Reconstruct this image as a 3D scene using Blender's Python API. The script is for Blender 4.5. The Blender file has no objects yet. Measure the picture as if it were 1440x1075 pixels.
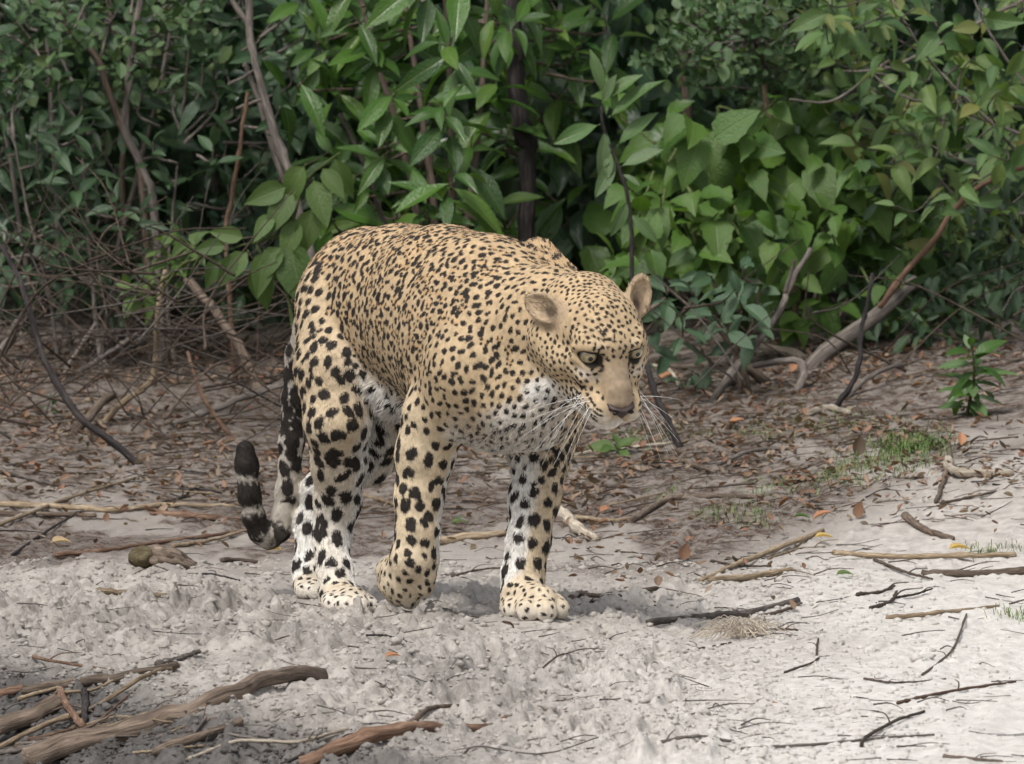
import bpy, bmesh, math, random
import numpy as np
from mathutils import Vector, Matrix

random.seed(7)
RNG = np.random.default_rng(7)
SC = bpy.context.scene
COL = SC.collection
R = math.radians

# ------------------------------------------------------------------ camera
CAM_Y, CAM_Z, PITCH, FPX = -22.0, 1.654, R(3.23), 17600.0
cam_d = bpy.data.cameras.new('camera')
cam = bpy.data.objects.new('camera', cam_d); COL.objects.link(cam)
cam.location = (0, CAM_Y, CAM_Z)
cam.rotation_euler = (R(90) - PITCH, 0, 0)
cam_d.sensor_width = 36.0
cam_d.lens = 36.0 * FPX / 1440.0
cam_d.clip_start, cam_d.clip_end = 1.0, 400.0
cam_d.dof.use_dof = True
cam_d.dof.focus_distance = 21.75
cam_d.dof.aperture_fstop = 18.0
SC.camera = cam

# ------------------------------------------------------------------ light
SUN_EL, SUN_AZ = R(58), R(212)          # azimuth: direction the sun stands in, measured from +Y towards +X
world = bpy.data.worlds.new('World'); SC.world = world
world.use_nodes = True
wn = world.node_tree.nodes; wl = world.node_tree.links
bg = wn['Background']
sky = wn.new('ShaderNodeTexSky'); sky.sky_type = 'NISHITA'; sky.sun_disc = False
sky.sun_elevation = SUN_EL; sky.sun_rotation = SUN_AZ
sky.air_density = 1.0; sky.dust_density = 4.0; sky.ozone_density = 1.0
hs = wn.new('ShaderNodeHueSaturation'); hs.inputs['Saturation'].default_value = 0.34   # thin cloud takes the blue out
wl.new(sky.outputs[0], hs.inputs['Color']); wl.new(hs.outputs[0], bg.inputs['Color'])
bg.inputs['Strength'].default_value = 0.135
sun_d = bpy.data.lights.new('sun', 'SUN'); sun_d.energy = 2.0; sun_d.angle = R(12)
sun_d.color = (1.0, 0.965, 0.92)
sun = bpy.data.objects.new('sun', sun_d); COL.objects.link(sun)
_d = Vector((math.sin(SUN_AZ) * math.cos(SUN_EL), math.cos(SUN_AZ) * math.cos(SUN_EL), math.sin(SUN_EL)))
sun.rotation_euler = _d.to_track_quat('Z', 'Y').to_euler()
SC.view_settings.view_transform = 'Standard'
SC.view_settings.look = 'None'
SC.view_settings.gamma = 1.0
SC.view_settings.exposure = 0.455
SC.view_settings.use_curve_mapping = False
SC.render.engine = 'CYCLES'
SC.cycles.use_denoising = True
SC.cycles.max_bounces = 8
SC.cycles.transparent_max_bounces = 8

# ------------------------------------------------------------------ helpers
CP, SP = math.cos(PITCH), math.sin(PITCH)
def P(px, py, Y):
    """real point at depth Y seen at a given place of the photograph (1440 x 1075)"""
    a = (px - 720.0) / FPX; b = (537.5 - py) / FPX
    dy = CP + b * SP; dz = b * CP - SP
    t = (Y - CAM_Y) / dy
    return np.array((a * t, Y, CAM_Z + t * dz))
def to_px(p):
    x, y, z = p[..., 0], p[..., 1] - CAM_Y, p[..., 2] - CAM_Z
    f = y * CP - z * SP; u = y * SP + z * CP
    return 720 + FPX * x / f, 537.5 - FPX * u / f
PXM = 0.00125                            # metres per photo pixel at the animal

def _hash(ix, iy, iz, seed):
    h = (ix.astype(np.uint32) * np.uint32(374761393) + iy.astype(np.uint32) * np.uint32(668265263)
         + iz.astype(np.uint32) * np.uint32(2147483647 - 58) + np.uint32((seed * 2246822519) & 0xffffffff))
    h = (h ^ (h >> np.uint32(13))) * np.uint32(1274126177)
    h = h ^ (h >> np.uint32(16))
    h = h * np.uint32(2654435769); h = h ^ (h >> np.uint32(15))
    return (h & np.uint32(0xffffff)).astype(np.float32) / np.float32(0xffffff)
def vnoise(x, y, z=None, seed=0):
    """smooth value noise, 0..1"""
    x = np.asarray(x, np.float32); y = np.asarray(y, np.float32)
    z = np.zeros_like(x) if z is None else np.asarray(z, np.float32)
    fx, fy, fz = np.floor(x), np.floor(y), np.floor(z)
    ix, iy, iz = fx.astype(np.int64), fy.astype(np.int64), fz.astype(np.int64)
    tx, ty, tz = x - fx, y - fy, z - fz
    tx = tx * tx * tx * (tx * (tx * 6 - 15) + 10); ty = ty * ty * ty * (ty * (ty * 6 - 15) + 10); tz = tz * tz * (3 - 2 * tz)
    flat = not np.any(fz) and not np.any(tz)
    def H(a, b, c): return _hash(ix + a, iy + b, iz + c, seed)
    def plane(c):
        return (H(0, 0, c) * (1 - tx) + H(1, 0, c) * tx) * (1 - ty) + (H(0, 1, c) * (1 - tx) + H(1, 1, c) * tx) * ty
    if flat: return plane(0)
    return plane(0) * (1 - tz) + plane(1) * tz
def fbm(x, y, z=None, oct=4, seed=0, gain=.5):
    s = 0; a = 1; n = 0
    for o in range(oct):
        f = 2.03 ** o
        s = s + a * vnoise(x * f + 11.3 * o, y * f - 7.7 * o, None if z is None else z * f, seed + o); n += a; a *= gain
    return s / n
def worley(x, y, seed=0):
    """distance to the nearest of jittered points, and that point's own random number"""
    ix, iy = np.floor(x).astype(np.int64), np.floor(y).astype(np.int64); d = np.full(x.shape, 9.0); rn = np.zeros(x.shape); z0 = np.zeros_like(ix)
    for a in (-1, 0, 1):
        for b in (-1, 0, 1):
            jx, jy = _hash(ix + a, iy + b, z0, seed), _hash(ix + a, iy + b, z0 + 1, seed)
            q = np.hypot(ix + a + jx - x, iy + b + jy - y); m = q < d
            d = np.where(m, q, d); rn = np.where(m, _hash(ix + a, iy + b, z0 + 2, seed), rn)
    return d, rn
def sstep(a, b, x):
    t = np.clip((x - a) / (b - a), 0, 1); return t * t * (3 - 2 * t)

def tag(o, label=None, cat=None, group=None, kind=None):
    if label: o['label'] = label
    if cat: o['category'] = cat
    if group: o['group'] = group
    if kind: o['kind'] = kind
    return o
def empty(name, loc):
    o = bpy.data.objects.new(name, None); COL.objects.link(o); o.location = loc
    o.empty_display_size = .05
    return o
def mesh_from(name, verts, faces, mat=None, smooth=True):
    me = bpy.data.meshes.new(name)
    verts = np.asarray(verts, np.float32)
    if isinstance(faces, np.ndarray):
        n, k = faces.shape
        me.vertices.add(len(verts)); me.vertices.foreach_set('co', verts.ravel())
        me.loops.add(n * k); me.loops.foreach_set('vertex_index', faces.astype(np.int32).ravel())
        me.polygons.add(n); me.polygons.foreach_set('loop_start', np.arange(0, n * k, k, dtype=np.int32))
        me.update(calc_edges=True)
    else:
        me.from_pydata([tuple(v) for v in verts], [], faces)
    if smooth: me.polygons.foreach_set('use_smooth', np.ones(len(me.polygons), bool))
    if mat: me.materials.append(mat)
    return me
def add_obj(name, me, parent=None, loc=None):
    o = bpy.data.objects.new(name, me); COL.objects.link(o)
    if parent is not None:
        o.parent = parent
        if loc is None: o.matrix_parent_inverse = Matrix.Translation(-Vector(parent.location))
    if loc is not None: o.location = loc
    return o
def point_color(me, name, col):
    at = me.attributes.new(name, 'FLOAT_COLOR', 'POINT')
    c = np.ones((len(me.vertices), 4), np.float32); c[:, :3] = col
    at.data.foreach_set('color', c.ravel())

class NT:
    """small node-building helper"""
    def __init__(s, name):
        s.m = bpy.data.materials.new(name); s.m.use_nodes = True
        s.t = s.m.node_tree; s.b = s.t.nodes['Principled BSDF']; s.out = s.t.nodes['Material Output']
    def n(s, typ, **kw):
        nd = s.t.nodes.new(typ)
        for k, v in kw.items():
            if k in nd.inputs: s.set(nd, k, v)
            else: setattr(nd, k, v)
        return nd
    def set(s, nd, k, v):
        if isinstance(v, bpy.types.NodeSocket): s.t.links.new(v, nd.inputs[k])
        else: nd.inputs[k].default_value = v
    def noise(s, scale, detail=3, vec=None, rough=.5, dist=0):
        nd = s.n('ShaderNodeTexNoise'); nd.inputs['Scale'].default_value = scale
        nd.inputs['Detail'].default_value = detail; nd.inputs['Roughness'].default_value = rough
        nd.inputs['Distortion'].default_value = dist
        if vec is not None: s.t.links.new(vec, nd.inputs['Vector'])
        return nd.outputs['Fac']
    def ramp(s, fac, stops):
        nd = s.n('ShaderNodeValToRGB'); e = nd.color_ramp.elements
        while len(e) < len(stops): e.new(.5)
        for el, (p, c) in zip(e, stops):
            el.position = p; el.color = (*c, 1) if len(c) == 3 else c
        s.t.links.new(fac, nd.inputs[0]); return nd.outputs[0]
    def mix(s, fac, a, b, mode='MIX'):
        nd = s.n('ShaderNodeMix', data_type='RGBA', blend_type=mode)
        for k, v in ((0, fac), (6, a), (7, b)):
            if isinstance(v, bpy.types.NodeSocket): s.t.links.new(v, nd.inputs[k])
            else: nd.inputs[k].default_value = v if k == 0 else (*v, 1)
        return nd.outputs[2]
    def math(s, op, a, b=0.0):
        nd = s.n('ShaderNodeMath', operation=op)
        for k, v in ((0, a), (1, b)):
            if isinstance(v, bpy.types.NodeSocket): s.t.links.new(v, nd.inputs[k])
            else: nd.inputs[k].default_value = v
        return nd.outputs[0]
    def bump(s, h, strength=.5, dist=.01):
        nd = s.n('ShaderNodeBump'); nd.inputs['Strength'].default_value = strength; nd.inputs['Distance'].default_value = dist
        s.t.links.new(h, nd.inputs['Height']); s.t.links.new(nd.outputs[0], s.b.inputs['Normal'])
    def coord(s, which='Object'):
        return s.n('ShaderNodeTexCoord').outputs[which]
    def attr(s, name):
        return s.n('ShaderNodeAttribute', attribute_name=name)
    def base(s, c, rough=.8, spec=.2):
        s.set(s.b, 'Base Color', c if isinstance(c, bpy.types.NodeSocket) else (*c, 1))
        s.b.inputs['Roughness'].default_value = rough
        s.b.inputs['Specular IOR Level'].default_value = spec
        return s

def tube(path, radii, sides=6):
    """verts and quads of a tube along a path"""
    path = np.asarray(path, float); n = len(path)
    t = np.gradient(path, axis=0); t /= np.maximum(np.linalg.norm(t, axis=1, keepdims=True), 1e-9)
    ref = np.array((0, 0, 1.0)) if abs(t[:, 2]).mean() < .8 else np.array((1.0, 0, 0))
    u = np.cross(t, ref); u /= np.maximum(np.linalg.norm(u, axis=1, keepdims=True), 1e-9); w = np.cross(u, t)
    a = np.linspace(0, 2 * math.pi, sides, endpoint=False)
    radii = np.broadcast_to(np.asarray(radii, float), (n,)) if np.ndim(radii) < 2 else np.asarray(radii)
    rr = radii[:, None, None] if np.ndim(radii) == 1 else radii[:, :, None]
    v = path[:, None] + rr * (np.cos(a)[None, :, None] * u[:, None] + np.sin(a)[None, :, None] * w[:, None])
    i = np.arange(n - 1)[:, None] * sides + np.arange(sides)[None]; j = np.arange(n - 1)[:, None] * sides + (np.arange(sides)[None] + 1) % sides
    q = np.stack((i, j, j + sides, i + sides), -1).reshape(-1, 4)
    return v.reshape(-1, 3), q
def merge(parts):
    vs, qs, o = [], [], 0
    for v, q in parts: vs.append(v); qs.append(q + o); o += len(v)
    return np.concatenate(vs), np.concatenate(qs)
# ================================================================== ground
PAWS = [(P(752, 874, -.32), .13), (P(492, 866, .01), .10), (P(441, 844, .31), .08), (P(570, 868, -.05), .05)]
def zg_base(x, y):
    px, py = to_px(np.stack((x, y, np.zeros_like(x)), -1))
    z = .070 * np.logaddexp(0, (y - .9) / .35) * .35
    z = z - .030 * np.logaddexp(0, (-.9 - y) / .3) * .3
    z = z + .115 * np.clip(x - .15, 0, 3) * sstep(.2, 2.2, y)               # the bank climbs to the right
    z = z - .012 * sstep(.3, -.6, x) * sstep(1, 2, y)
    hol = sstep(-15, 75, py - (905 + .21 * px)) * sstep(760, 520, px) * sstep(4.5, 3.5, -y)
    z = z - .13 * hol
    z = z + .03 * (fbm(x * 1.3, y * 1.1, None, 3, 31) - .5) * sstep(.1, .8, np.hypot(x + .3, y))
    return z
def zg(x, y):
    x = np.asarray(x, float); y = np.asarray(y, float)
    z0 = zg_base(x, y)
    px, py = to_px(np.stack((x, y, np.zeros_like(x)), -1))
    ac = x - .14 * y + .03 * (vnoise(x * 5, y * 2.2, None, 39) - .5); al = y          # dragged, trampled streaks
    near = sstep(9, 6, np.abs(y)) * sstep(3.5, 2.2, np.abs(x))
    tram = sstep(1150, 820, px + 40 * np.sin(py * .03)) * sstep(1.1, .1, y)       # trampled, cloddy sand
    hol = sstep(-15, 75, py - (905 + .21 * px)) * sstep(760, 520, px)
    cl = fbm(ac * 24, al * 4.0, None, 3, 41, .6)
    cl2 = 1 - np.abs(2 * fbm(ac * 44, al * 9, None, 3, 47, .6) - 1)
    cl3 = vnoise(x * 95, y * 70, None, 53)
    w1, r1 = worley(ac * 32 + cl * 1.2, al * 9 + cl2, 5); w2, r2 = worley(x * 74 + cl3, y * 30 + cl, 6)
    lump_ = sstep(0, .9, 1 - w1 / .66) * r1 ** 2 * (.15 + .85 * tram) * .016 * (1 - .8 * hol)
    lump_ = lump_ + sstep(0, .9, 1 - w2 / .62) * r2 ** 2.2 * (.3 + .7 * tram) * .0065
    amp = (.014 + .018 * tram) * (1 - .7 * hol)
    m = sstep(.32, .62, fbm(x * 4, y * 3.1, None, 2, 59)) * .6 + .4
    rel = amp * m * ((cl - .5) * 1.8 + (cl2 - .6) * .75 * (.4 + .6 * tram) + (cl3 - .5) * .38)
    rel = rel + .010 * sstep(.62, .80, fbm(x * 9, y * 7, None, 2, 61)) * tram
    z = z0 + (rel + lump_ * (.45 + .9 * m)) * near
    for p, r in PAWS:                     # prints: level where a paw stands
        w = np.exp(-((x - p[0]) ** 2 + (y - p[1]) ** 2) / (r * r))
        z = z * (1 - w) + (p[2] + .002 + rel * .25) * w
    return z
def G_many(px, py):
    """the ground points seen at places of the photograph"""
    px = np.atleast_1d(np.asarray(px, float)); py = np.atleast_1d(np.asarray(py, float))
    a = ((px - 720.0) / FPX)[:, None]; b = ((537.5 - py) / FPX)[:, None]
    dy = CP + b * SP; dz = b * CP - SP
    lo, hi = np.full((len(px), 1), -4.5), np.full((len(px), 1), 9.0)
    for n in (60, 24, 8):
        Y = lo + (hi - lo) * np.linspace(0, 1, n)[None]
        t = (Y - CAM_Y) / dy; X = a * t; Z = CAM_Z + t * dz
        d = Z - zg_base(X.ravel(), Y.ravel()).reshape(X.shape)
        k = np.where((d < 0).any(1), np.argmax(d < 0, 1), n - 1); r = np.arange(len(px))
        hi = Y[r, k][:, None]; lo = Y[r, np.maximum(k - 1, 0)][:, None]
    x, y = X[r, k], Y[r, k]
    return np.stack((x, y, zg(x, y)), 1)
def G(px, py, lift=0.0):
    p = G_many(px, py)[0]; p[2] += lift; return p
def axis(lo, hi, step, far, gr=1.18):
    mid = np.arange(lo, hi + step / 2, step); a = []; v = step; p = hi
    while p < far: v *= gr; p += v; a.append(p)
    b = []; v = step; p = lo
    while p > -far: v *= gr; p -= v; b.append(p)
    return np.concatenate((b[::-1], mid, a))
gx = axis(-1.30, 1.30, .0052, 160)
ynear = np.arange(-3.4, 1.2, .0062); ymid = [1.2]
st = .0064
while ymid[-1] < 5.5: st *= 1.0045; ymid.append(ymid[-1] + st)
yfar = []; p_ = ymid[-1]
while p_ < 200: st *= 1.2; p_ += st; yfar.append(p_)
yb = []; p_ = -3.4; st = .0062
while p_ > -120: st *= 1.2; p_ -= st; yb.append(p_)
gy = np.concatenate((yb[::-1], ynear, ymid, yfar))
GX, GY = np.meshgrid(gx, gy)
GZ = zg(GX.ravel(), np.clip(GY.ravel(), -9, 12))
far = sstep(14, 60, np.hypot(GX.ravel(), GY.ravel()))
GZ = GZ * (1 - far) + (.3 * sstep(0, 1, GY.ravel())) * far
gv = np.stack((GX.ravel(), GY.ravel(), GZ), 1)
nx_, ny_ = len(gx), len(gy)
i0 = (np.arange(ny_ - 1)[:, None] * nx_ + np.arange(nx_ - 1)[None]).ravel()
gq = np.stack((i0, i0 + 1, i0 + 1 + nx_, i0 + nx_), 1)
x_, y_ = gv[:, 0], gv[:, 1]
px_, py_ = to_px(np.stack((x_, y_, zg_base(x_, y_)), -1))
n1 = fbm(x_ * 2.2, y_ * 1.5, None, 4, 71); n2 = fbm(x_ * 9, y_ * 5, None, 3, 72)
ramp_l = sstep(.35, 1.9, y_ - .95 * sstep(900, 1350, px_))
litter = np.clip(ramp_l * 1.55 * (.35 + 1.3 * sstep(.36, .60, n1 * .6 + n2 * .4)) , 0, 1)
litter = np.maximum(litter, sstep(1.5, 2.6, y_ + (n2 - .5) * 1.2))
grey_sand = np.clip(.85 * sstep(-15, 75, py_ - (905 + .21 * px_)) * sstep(760, 520, px_) + .35 * sstep(.45, .62, n1) * sstep(900, 600, px_) + .25 * sstep(500, 0, px_) * sstep(.8, -.3, y_), 0, 1)  # darker grey tone in the lower-left hollow, patchy towards the left
bright = sstep(760, 1330, px_ + (n1 - .5) * 500 + (py_ - 900) * .9) * sstep(1.6, .2, y_)
SANDM = NT('pale_sand'); m = SANDM
at = m.attr('zone'); sp = m.n('ShaderNodeSeparateColor'); m.t.links.new(at.outputs['Color'], sp.inputs[0])
co = m.coord('Object')
n_a = m.noise(28, 5, co, .6); n_b = m.noise(190, 3, co, .6); n_c = m.noise(6, 3, co)
sand = m.ramp(n_a, [(.28, (.375, .342, .306)), (.50, (.555, .511, .461)), (.72, (.69, .642, .586))])
sand = m.mix(sp.outputs['Blue'], sand, m.ramp(n_a, [(.28, (.65, .61, .56)), (.6, (.86, .822, .768))]))
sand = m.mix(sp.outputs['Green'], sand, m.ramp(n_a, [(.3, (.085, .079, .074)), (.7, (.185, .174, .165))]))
lit = m.ramp(n_b, [(.30, (.030, .022, .018)), (.46, (.095, .067, .052)), (.60, (.17, .128, .102)), (.74, (.31, .27, .235))])
lfac = m.math('MULTIPLY', sp.outputs['Red'], m.ramp(n_a, [(.33, (.35,) * 3), (.58, (1,) * 3)]))
c = m.mix(lfac, sand, lit)
speck = m.ramp(m.noise(420, 2, co), [(.66, (0, 0, 0)), (.74, (1, 1, 1))])
c = m.mix(m.math('MULTIPLY', speck, .30), c, (.10, .075, .055))
m.base(c, .95, .1)
m.bump(m.math('ADD', m.noise(140, 6, co, .75), m.math('MULTIPLY', m.noise(420, 3, co, .7), .5)), 1.0, .008)
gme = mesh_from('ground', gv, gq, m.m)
point_color(gme, 'zone', np.stack((litter, grey_sand, bright), 1))
GROUND = tag(add_obj('ground', gme), 'pale trampled sand with brown leaf litter towards the bushes', None, None, 'structure')

# ================================================================== sticks, branches, stems
def bark(name, cols, scale=60, rough=.85):
    m = NT(name); co = m.coord('Object')
    mp = m.attr('bk')
    oi = m.n('ShaderNodeObjectInfo')
    n1 = m.noise(1.6, 5, mp.outputs['Vector'], .65, .6); n2 = m.noise(scale * .25, 3, co)
    c = m.ramp(m.math('ADD', m.math('MULTIPLY', n1, .7), m.math('MULTIPLY', n2, .3)), [(.34, cols[0]), (.5, cols[1]), (.64, cols[2])])
    hsv = m.n('ShaderNodeHueSaturation'); m.t.links.new(c, hsv.inputs['Color'])
    m.t.links.new(m.math('ADD', m.math('MULTIPLY', oi.outputs['Random'], .5), .75), hsv.inputs['Value'])
    m.base(hsv.outputs[0], rough, .15); m.bump(n1, .9, .006); return m.m
BK = dict(
    brown=bark('brown_bark', [(.042, .031, .024), (.125, .095, .073), (.23, .18, .14)]),
    red=bark('reddish_bark', [(.055, .034, .024), (.145, .088, .060), (.27, .18, .125)]),
    tan=bark('tan_wood', [(.12, .088, .058), (.27, .205, .135), (.42, .34, .24)]),
    grey=bark('grey_bark', [(.055, .047, .041), (.14, .12, .105), (.26, .23, .20)]),
    dark=bark('dark_bark', [(.014, .012, .012), (.040, .035, .034), (.085, .074, .068)]),
    deep=bark('dark_brown_bark', [(.030, .022, .017), (.085, .064, .049), (.16, .125, .10)]),
    pale=bark('pale_wood', [(.20, .165, .125), (.36, .31, .245), (.52, .46, .38)]),
    green=bark('green_stem', [(.05, .07, .025), (.09, .12, .04), (.14, .17, .07)]))
def spline(pts, n):
    pts = np.asarray(pts, float); k = len(pts)
    if k == 2: return pts[0] + (pts[1] - pts[0]) * np.linspace(0, 1, n)[:, None]
    e = np.concatenate(([2 * pts[0] - pts[1]], pts, [2 * pts[-1] - pts[-2]]))
    t = np.linspace(0, k - 1 - 1e-6, n); i = t.astype(int); f = (t - i)[:, None]
    a, b, c, d = e[i], e[i + 1], e[i + 2], e[i + 3]
    return .5 * (2 * b + (c - a) * f + (2 * a - 5 * b + 4 * c - d) * f * f + (3 * b - a - 3 * c + d) * f ** 3)
def limb(pts, r0, r1, seed, sides=8, rough=.07, wob=.45):
    """a natural limb: tapering, knotty, slightly crooked, closed ends"""
    rs = np.random.default_rng(seed)
    pts = np.asarray(pts, float); ln = np.linalg.norm(np.diff(pts, axis=0), axis=1).sum()
    n = int(np.clip(ln / (max(r0, r1) * 1.5), 8, 34))
    p = spline(pts, n)
    j = rs.normal(0, 1, (n, 3)); j = (j + np.roll(j, 1, 0)) * .5; j[0] = j[-1] = 0
    p = p + j * max(r0, r1) * .35 * wob
    t = np.linspace(0, 1, n)
    r = (r0 + (r1 - r0) * t)[:, None] * (1 + rs.normal(0, rough, (1, sides)) * 1.6 + rs.normal(0, rough, (n, sides)) * .8 + rs.normal(0, rough, (n, 1)) * .5 + .35 * (rs.random((n, 1)) < .05))
    r = np.clip(r, min(r0, r1) * .45, None)
    v, q = tube(p, r, sides)
    # caps, slightly broken
    b0, b1 = np.arange(sides), np.arange(sides) + (n - 1) * sides
    c0 = p[0] - (p[1] - p[0]) / np.linalg.norm(p[1] - p[0]) * r0 * .4; c1 = p[-1] + (p[-1] - p[-2]) / np.linalg.norm(p[-1] - p[-2]) * r1 * .5
    v = np.concatenate((v, [c0, c1])); i0, i1 = len(v) - 2, len(v) - 1
    cap = [(b0[(k + 1) % sides], b0[k], i0, i0) for k in range(sides)] + [(b1[k], b1[(k + 1) % sides], i1, i1) for k in range(sides)]
    return v, q, cap, p
def limb_mesh(name, specs, mat):
    vs, fs, o, bk = [], [], 0, []
    for sp_ in specs:
        v, q, cap, p_ = limb(*sp_); n_ = len(p_); sd = (len(v) - 2) // n_
        s_ = np.concatenate(([0], np.cumsum(np.linalg.norm(np.diff(p_, axis=0), axis=1)))) / max(sp_[1], sp_[2]) * .16
        a_ = np.linspace(0, 2 * math.pi, sd, endpoint=False)
        B = np.stack((np.cos(a_)[None] * 1.6 + 0 * s_[:, None], np.sin(a_)[None] * 1.6 + 0 * s_[:, None], s_[:, None] + 0 * a_[None] + sp_[3] % 50), -1).reshape(-1, 3)
        bk.append(np.concatenate((B, B[:1], B[-1:])))
        vs.append(v); fs += [tuple(int(a) + o for a in f) for f in q]; fs += [tuple(int(a) + o for a in f[:3]) for f in cap]; o += len(v)
    me = mesh_from(name, np.concatenate(vs), fs, mat); at = me.attributes.new('bk', 'FLOAT_VECTOR', 'POINT')
    at.data.foreach_set('vector', np.concatenate(bk).astype(np.float32).ravel()); return me
def place(o, me, base):
    me.transform(Matrix.Translation(-Vector(base))); o.location = base
SEED = [100]
def ground_stick(label, pts, r, mat, cat='stick', lift=.25, name=None, group=None, r1=None, twigs=0):
    """a stick lying on the ground, drawn through places of the photograph; r in photo pixels"""
    SEED[0] += 1; rs = np.random.default_rng(SEED[0])
    W = np.array([G(x, y) for x, y in pts])
    k = (W[:, 1] - CAM_Y).mean() / FPX; R0 = r * k; R1 = (r * .6 if r1 is None else r1) * k
    if 'heap' in label: lift = max(lift, .9)
    W[:, 2] += R0 * lift + .002
    # a stiff stick bridges the hollows between its ends
    if len(W) > 2:
        s_ = np.linspace(0, 1, len(W)); chord = W[0, 2] + (W[-1, 2] - W[0, 2]) * s_
        W[:, 2] = np.maximum(W[:, 2], .45 * W[:, 2] + .55 * chord)
    sp_ = [(W, R0, R1, SEED[0], 7 if r < 5 else 10)]
    for t in range(twigs):
        f = rs.uniform(.25, .85); a = spline(W, 50)[int(f * 49)]; d = (W[-1] - W[0]); d /= np.linalg.norm(d)
        sd = np.array((-d[1], d[0], 0)) * rs.choice((-1, 1)); L = R0 * rs.uniform(8, 16)
        sp_.append(([a, a + (d * .8 + sd * .5) * L * .5 + (0, 0, .25 * L), a + (d * .9 + sd * .8) * L + (0, 0, .3 * L)], R0 * .45, R0 * .2, SEED[0] + 5000 + t, 5))
    me = limb_mesh(name or 'stick', sp_, BK[mat]); o = add_obj(name or 'stick', me); place(o, me, W[0])
    return tag(o, label, cat, group)
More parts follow.
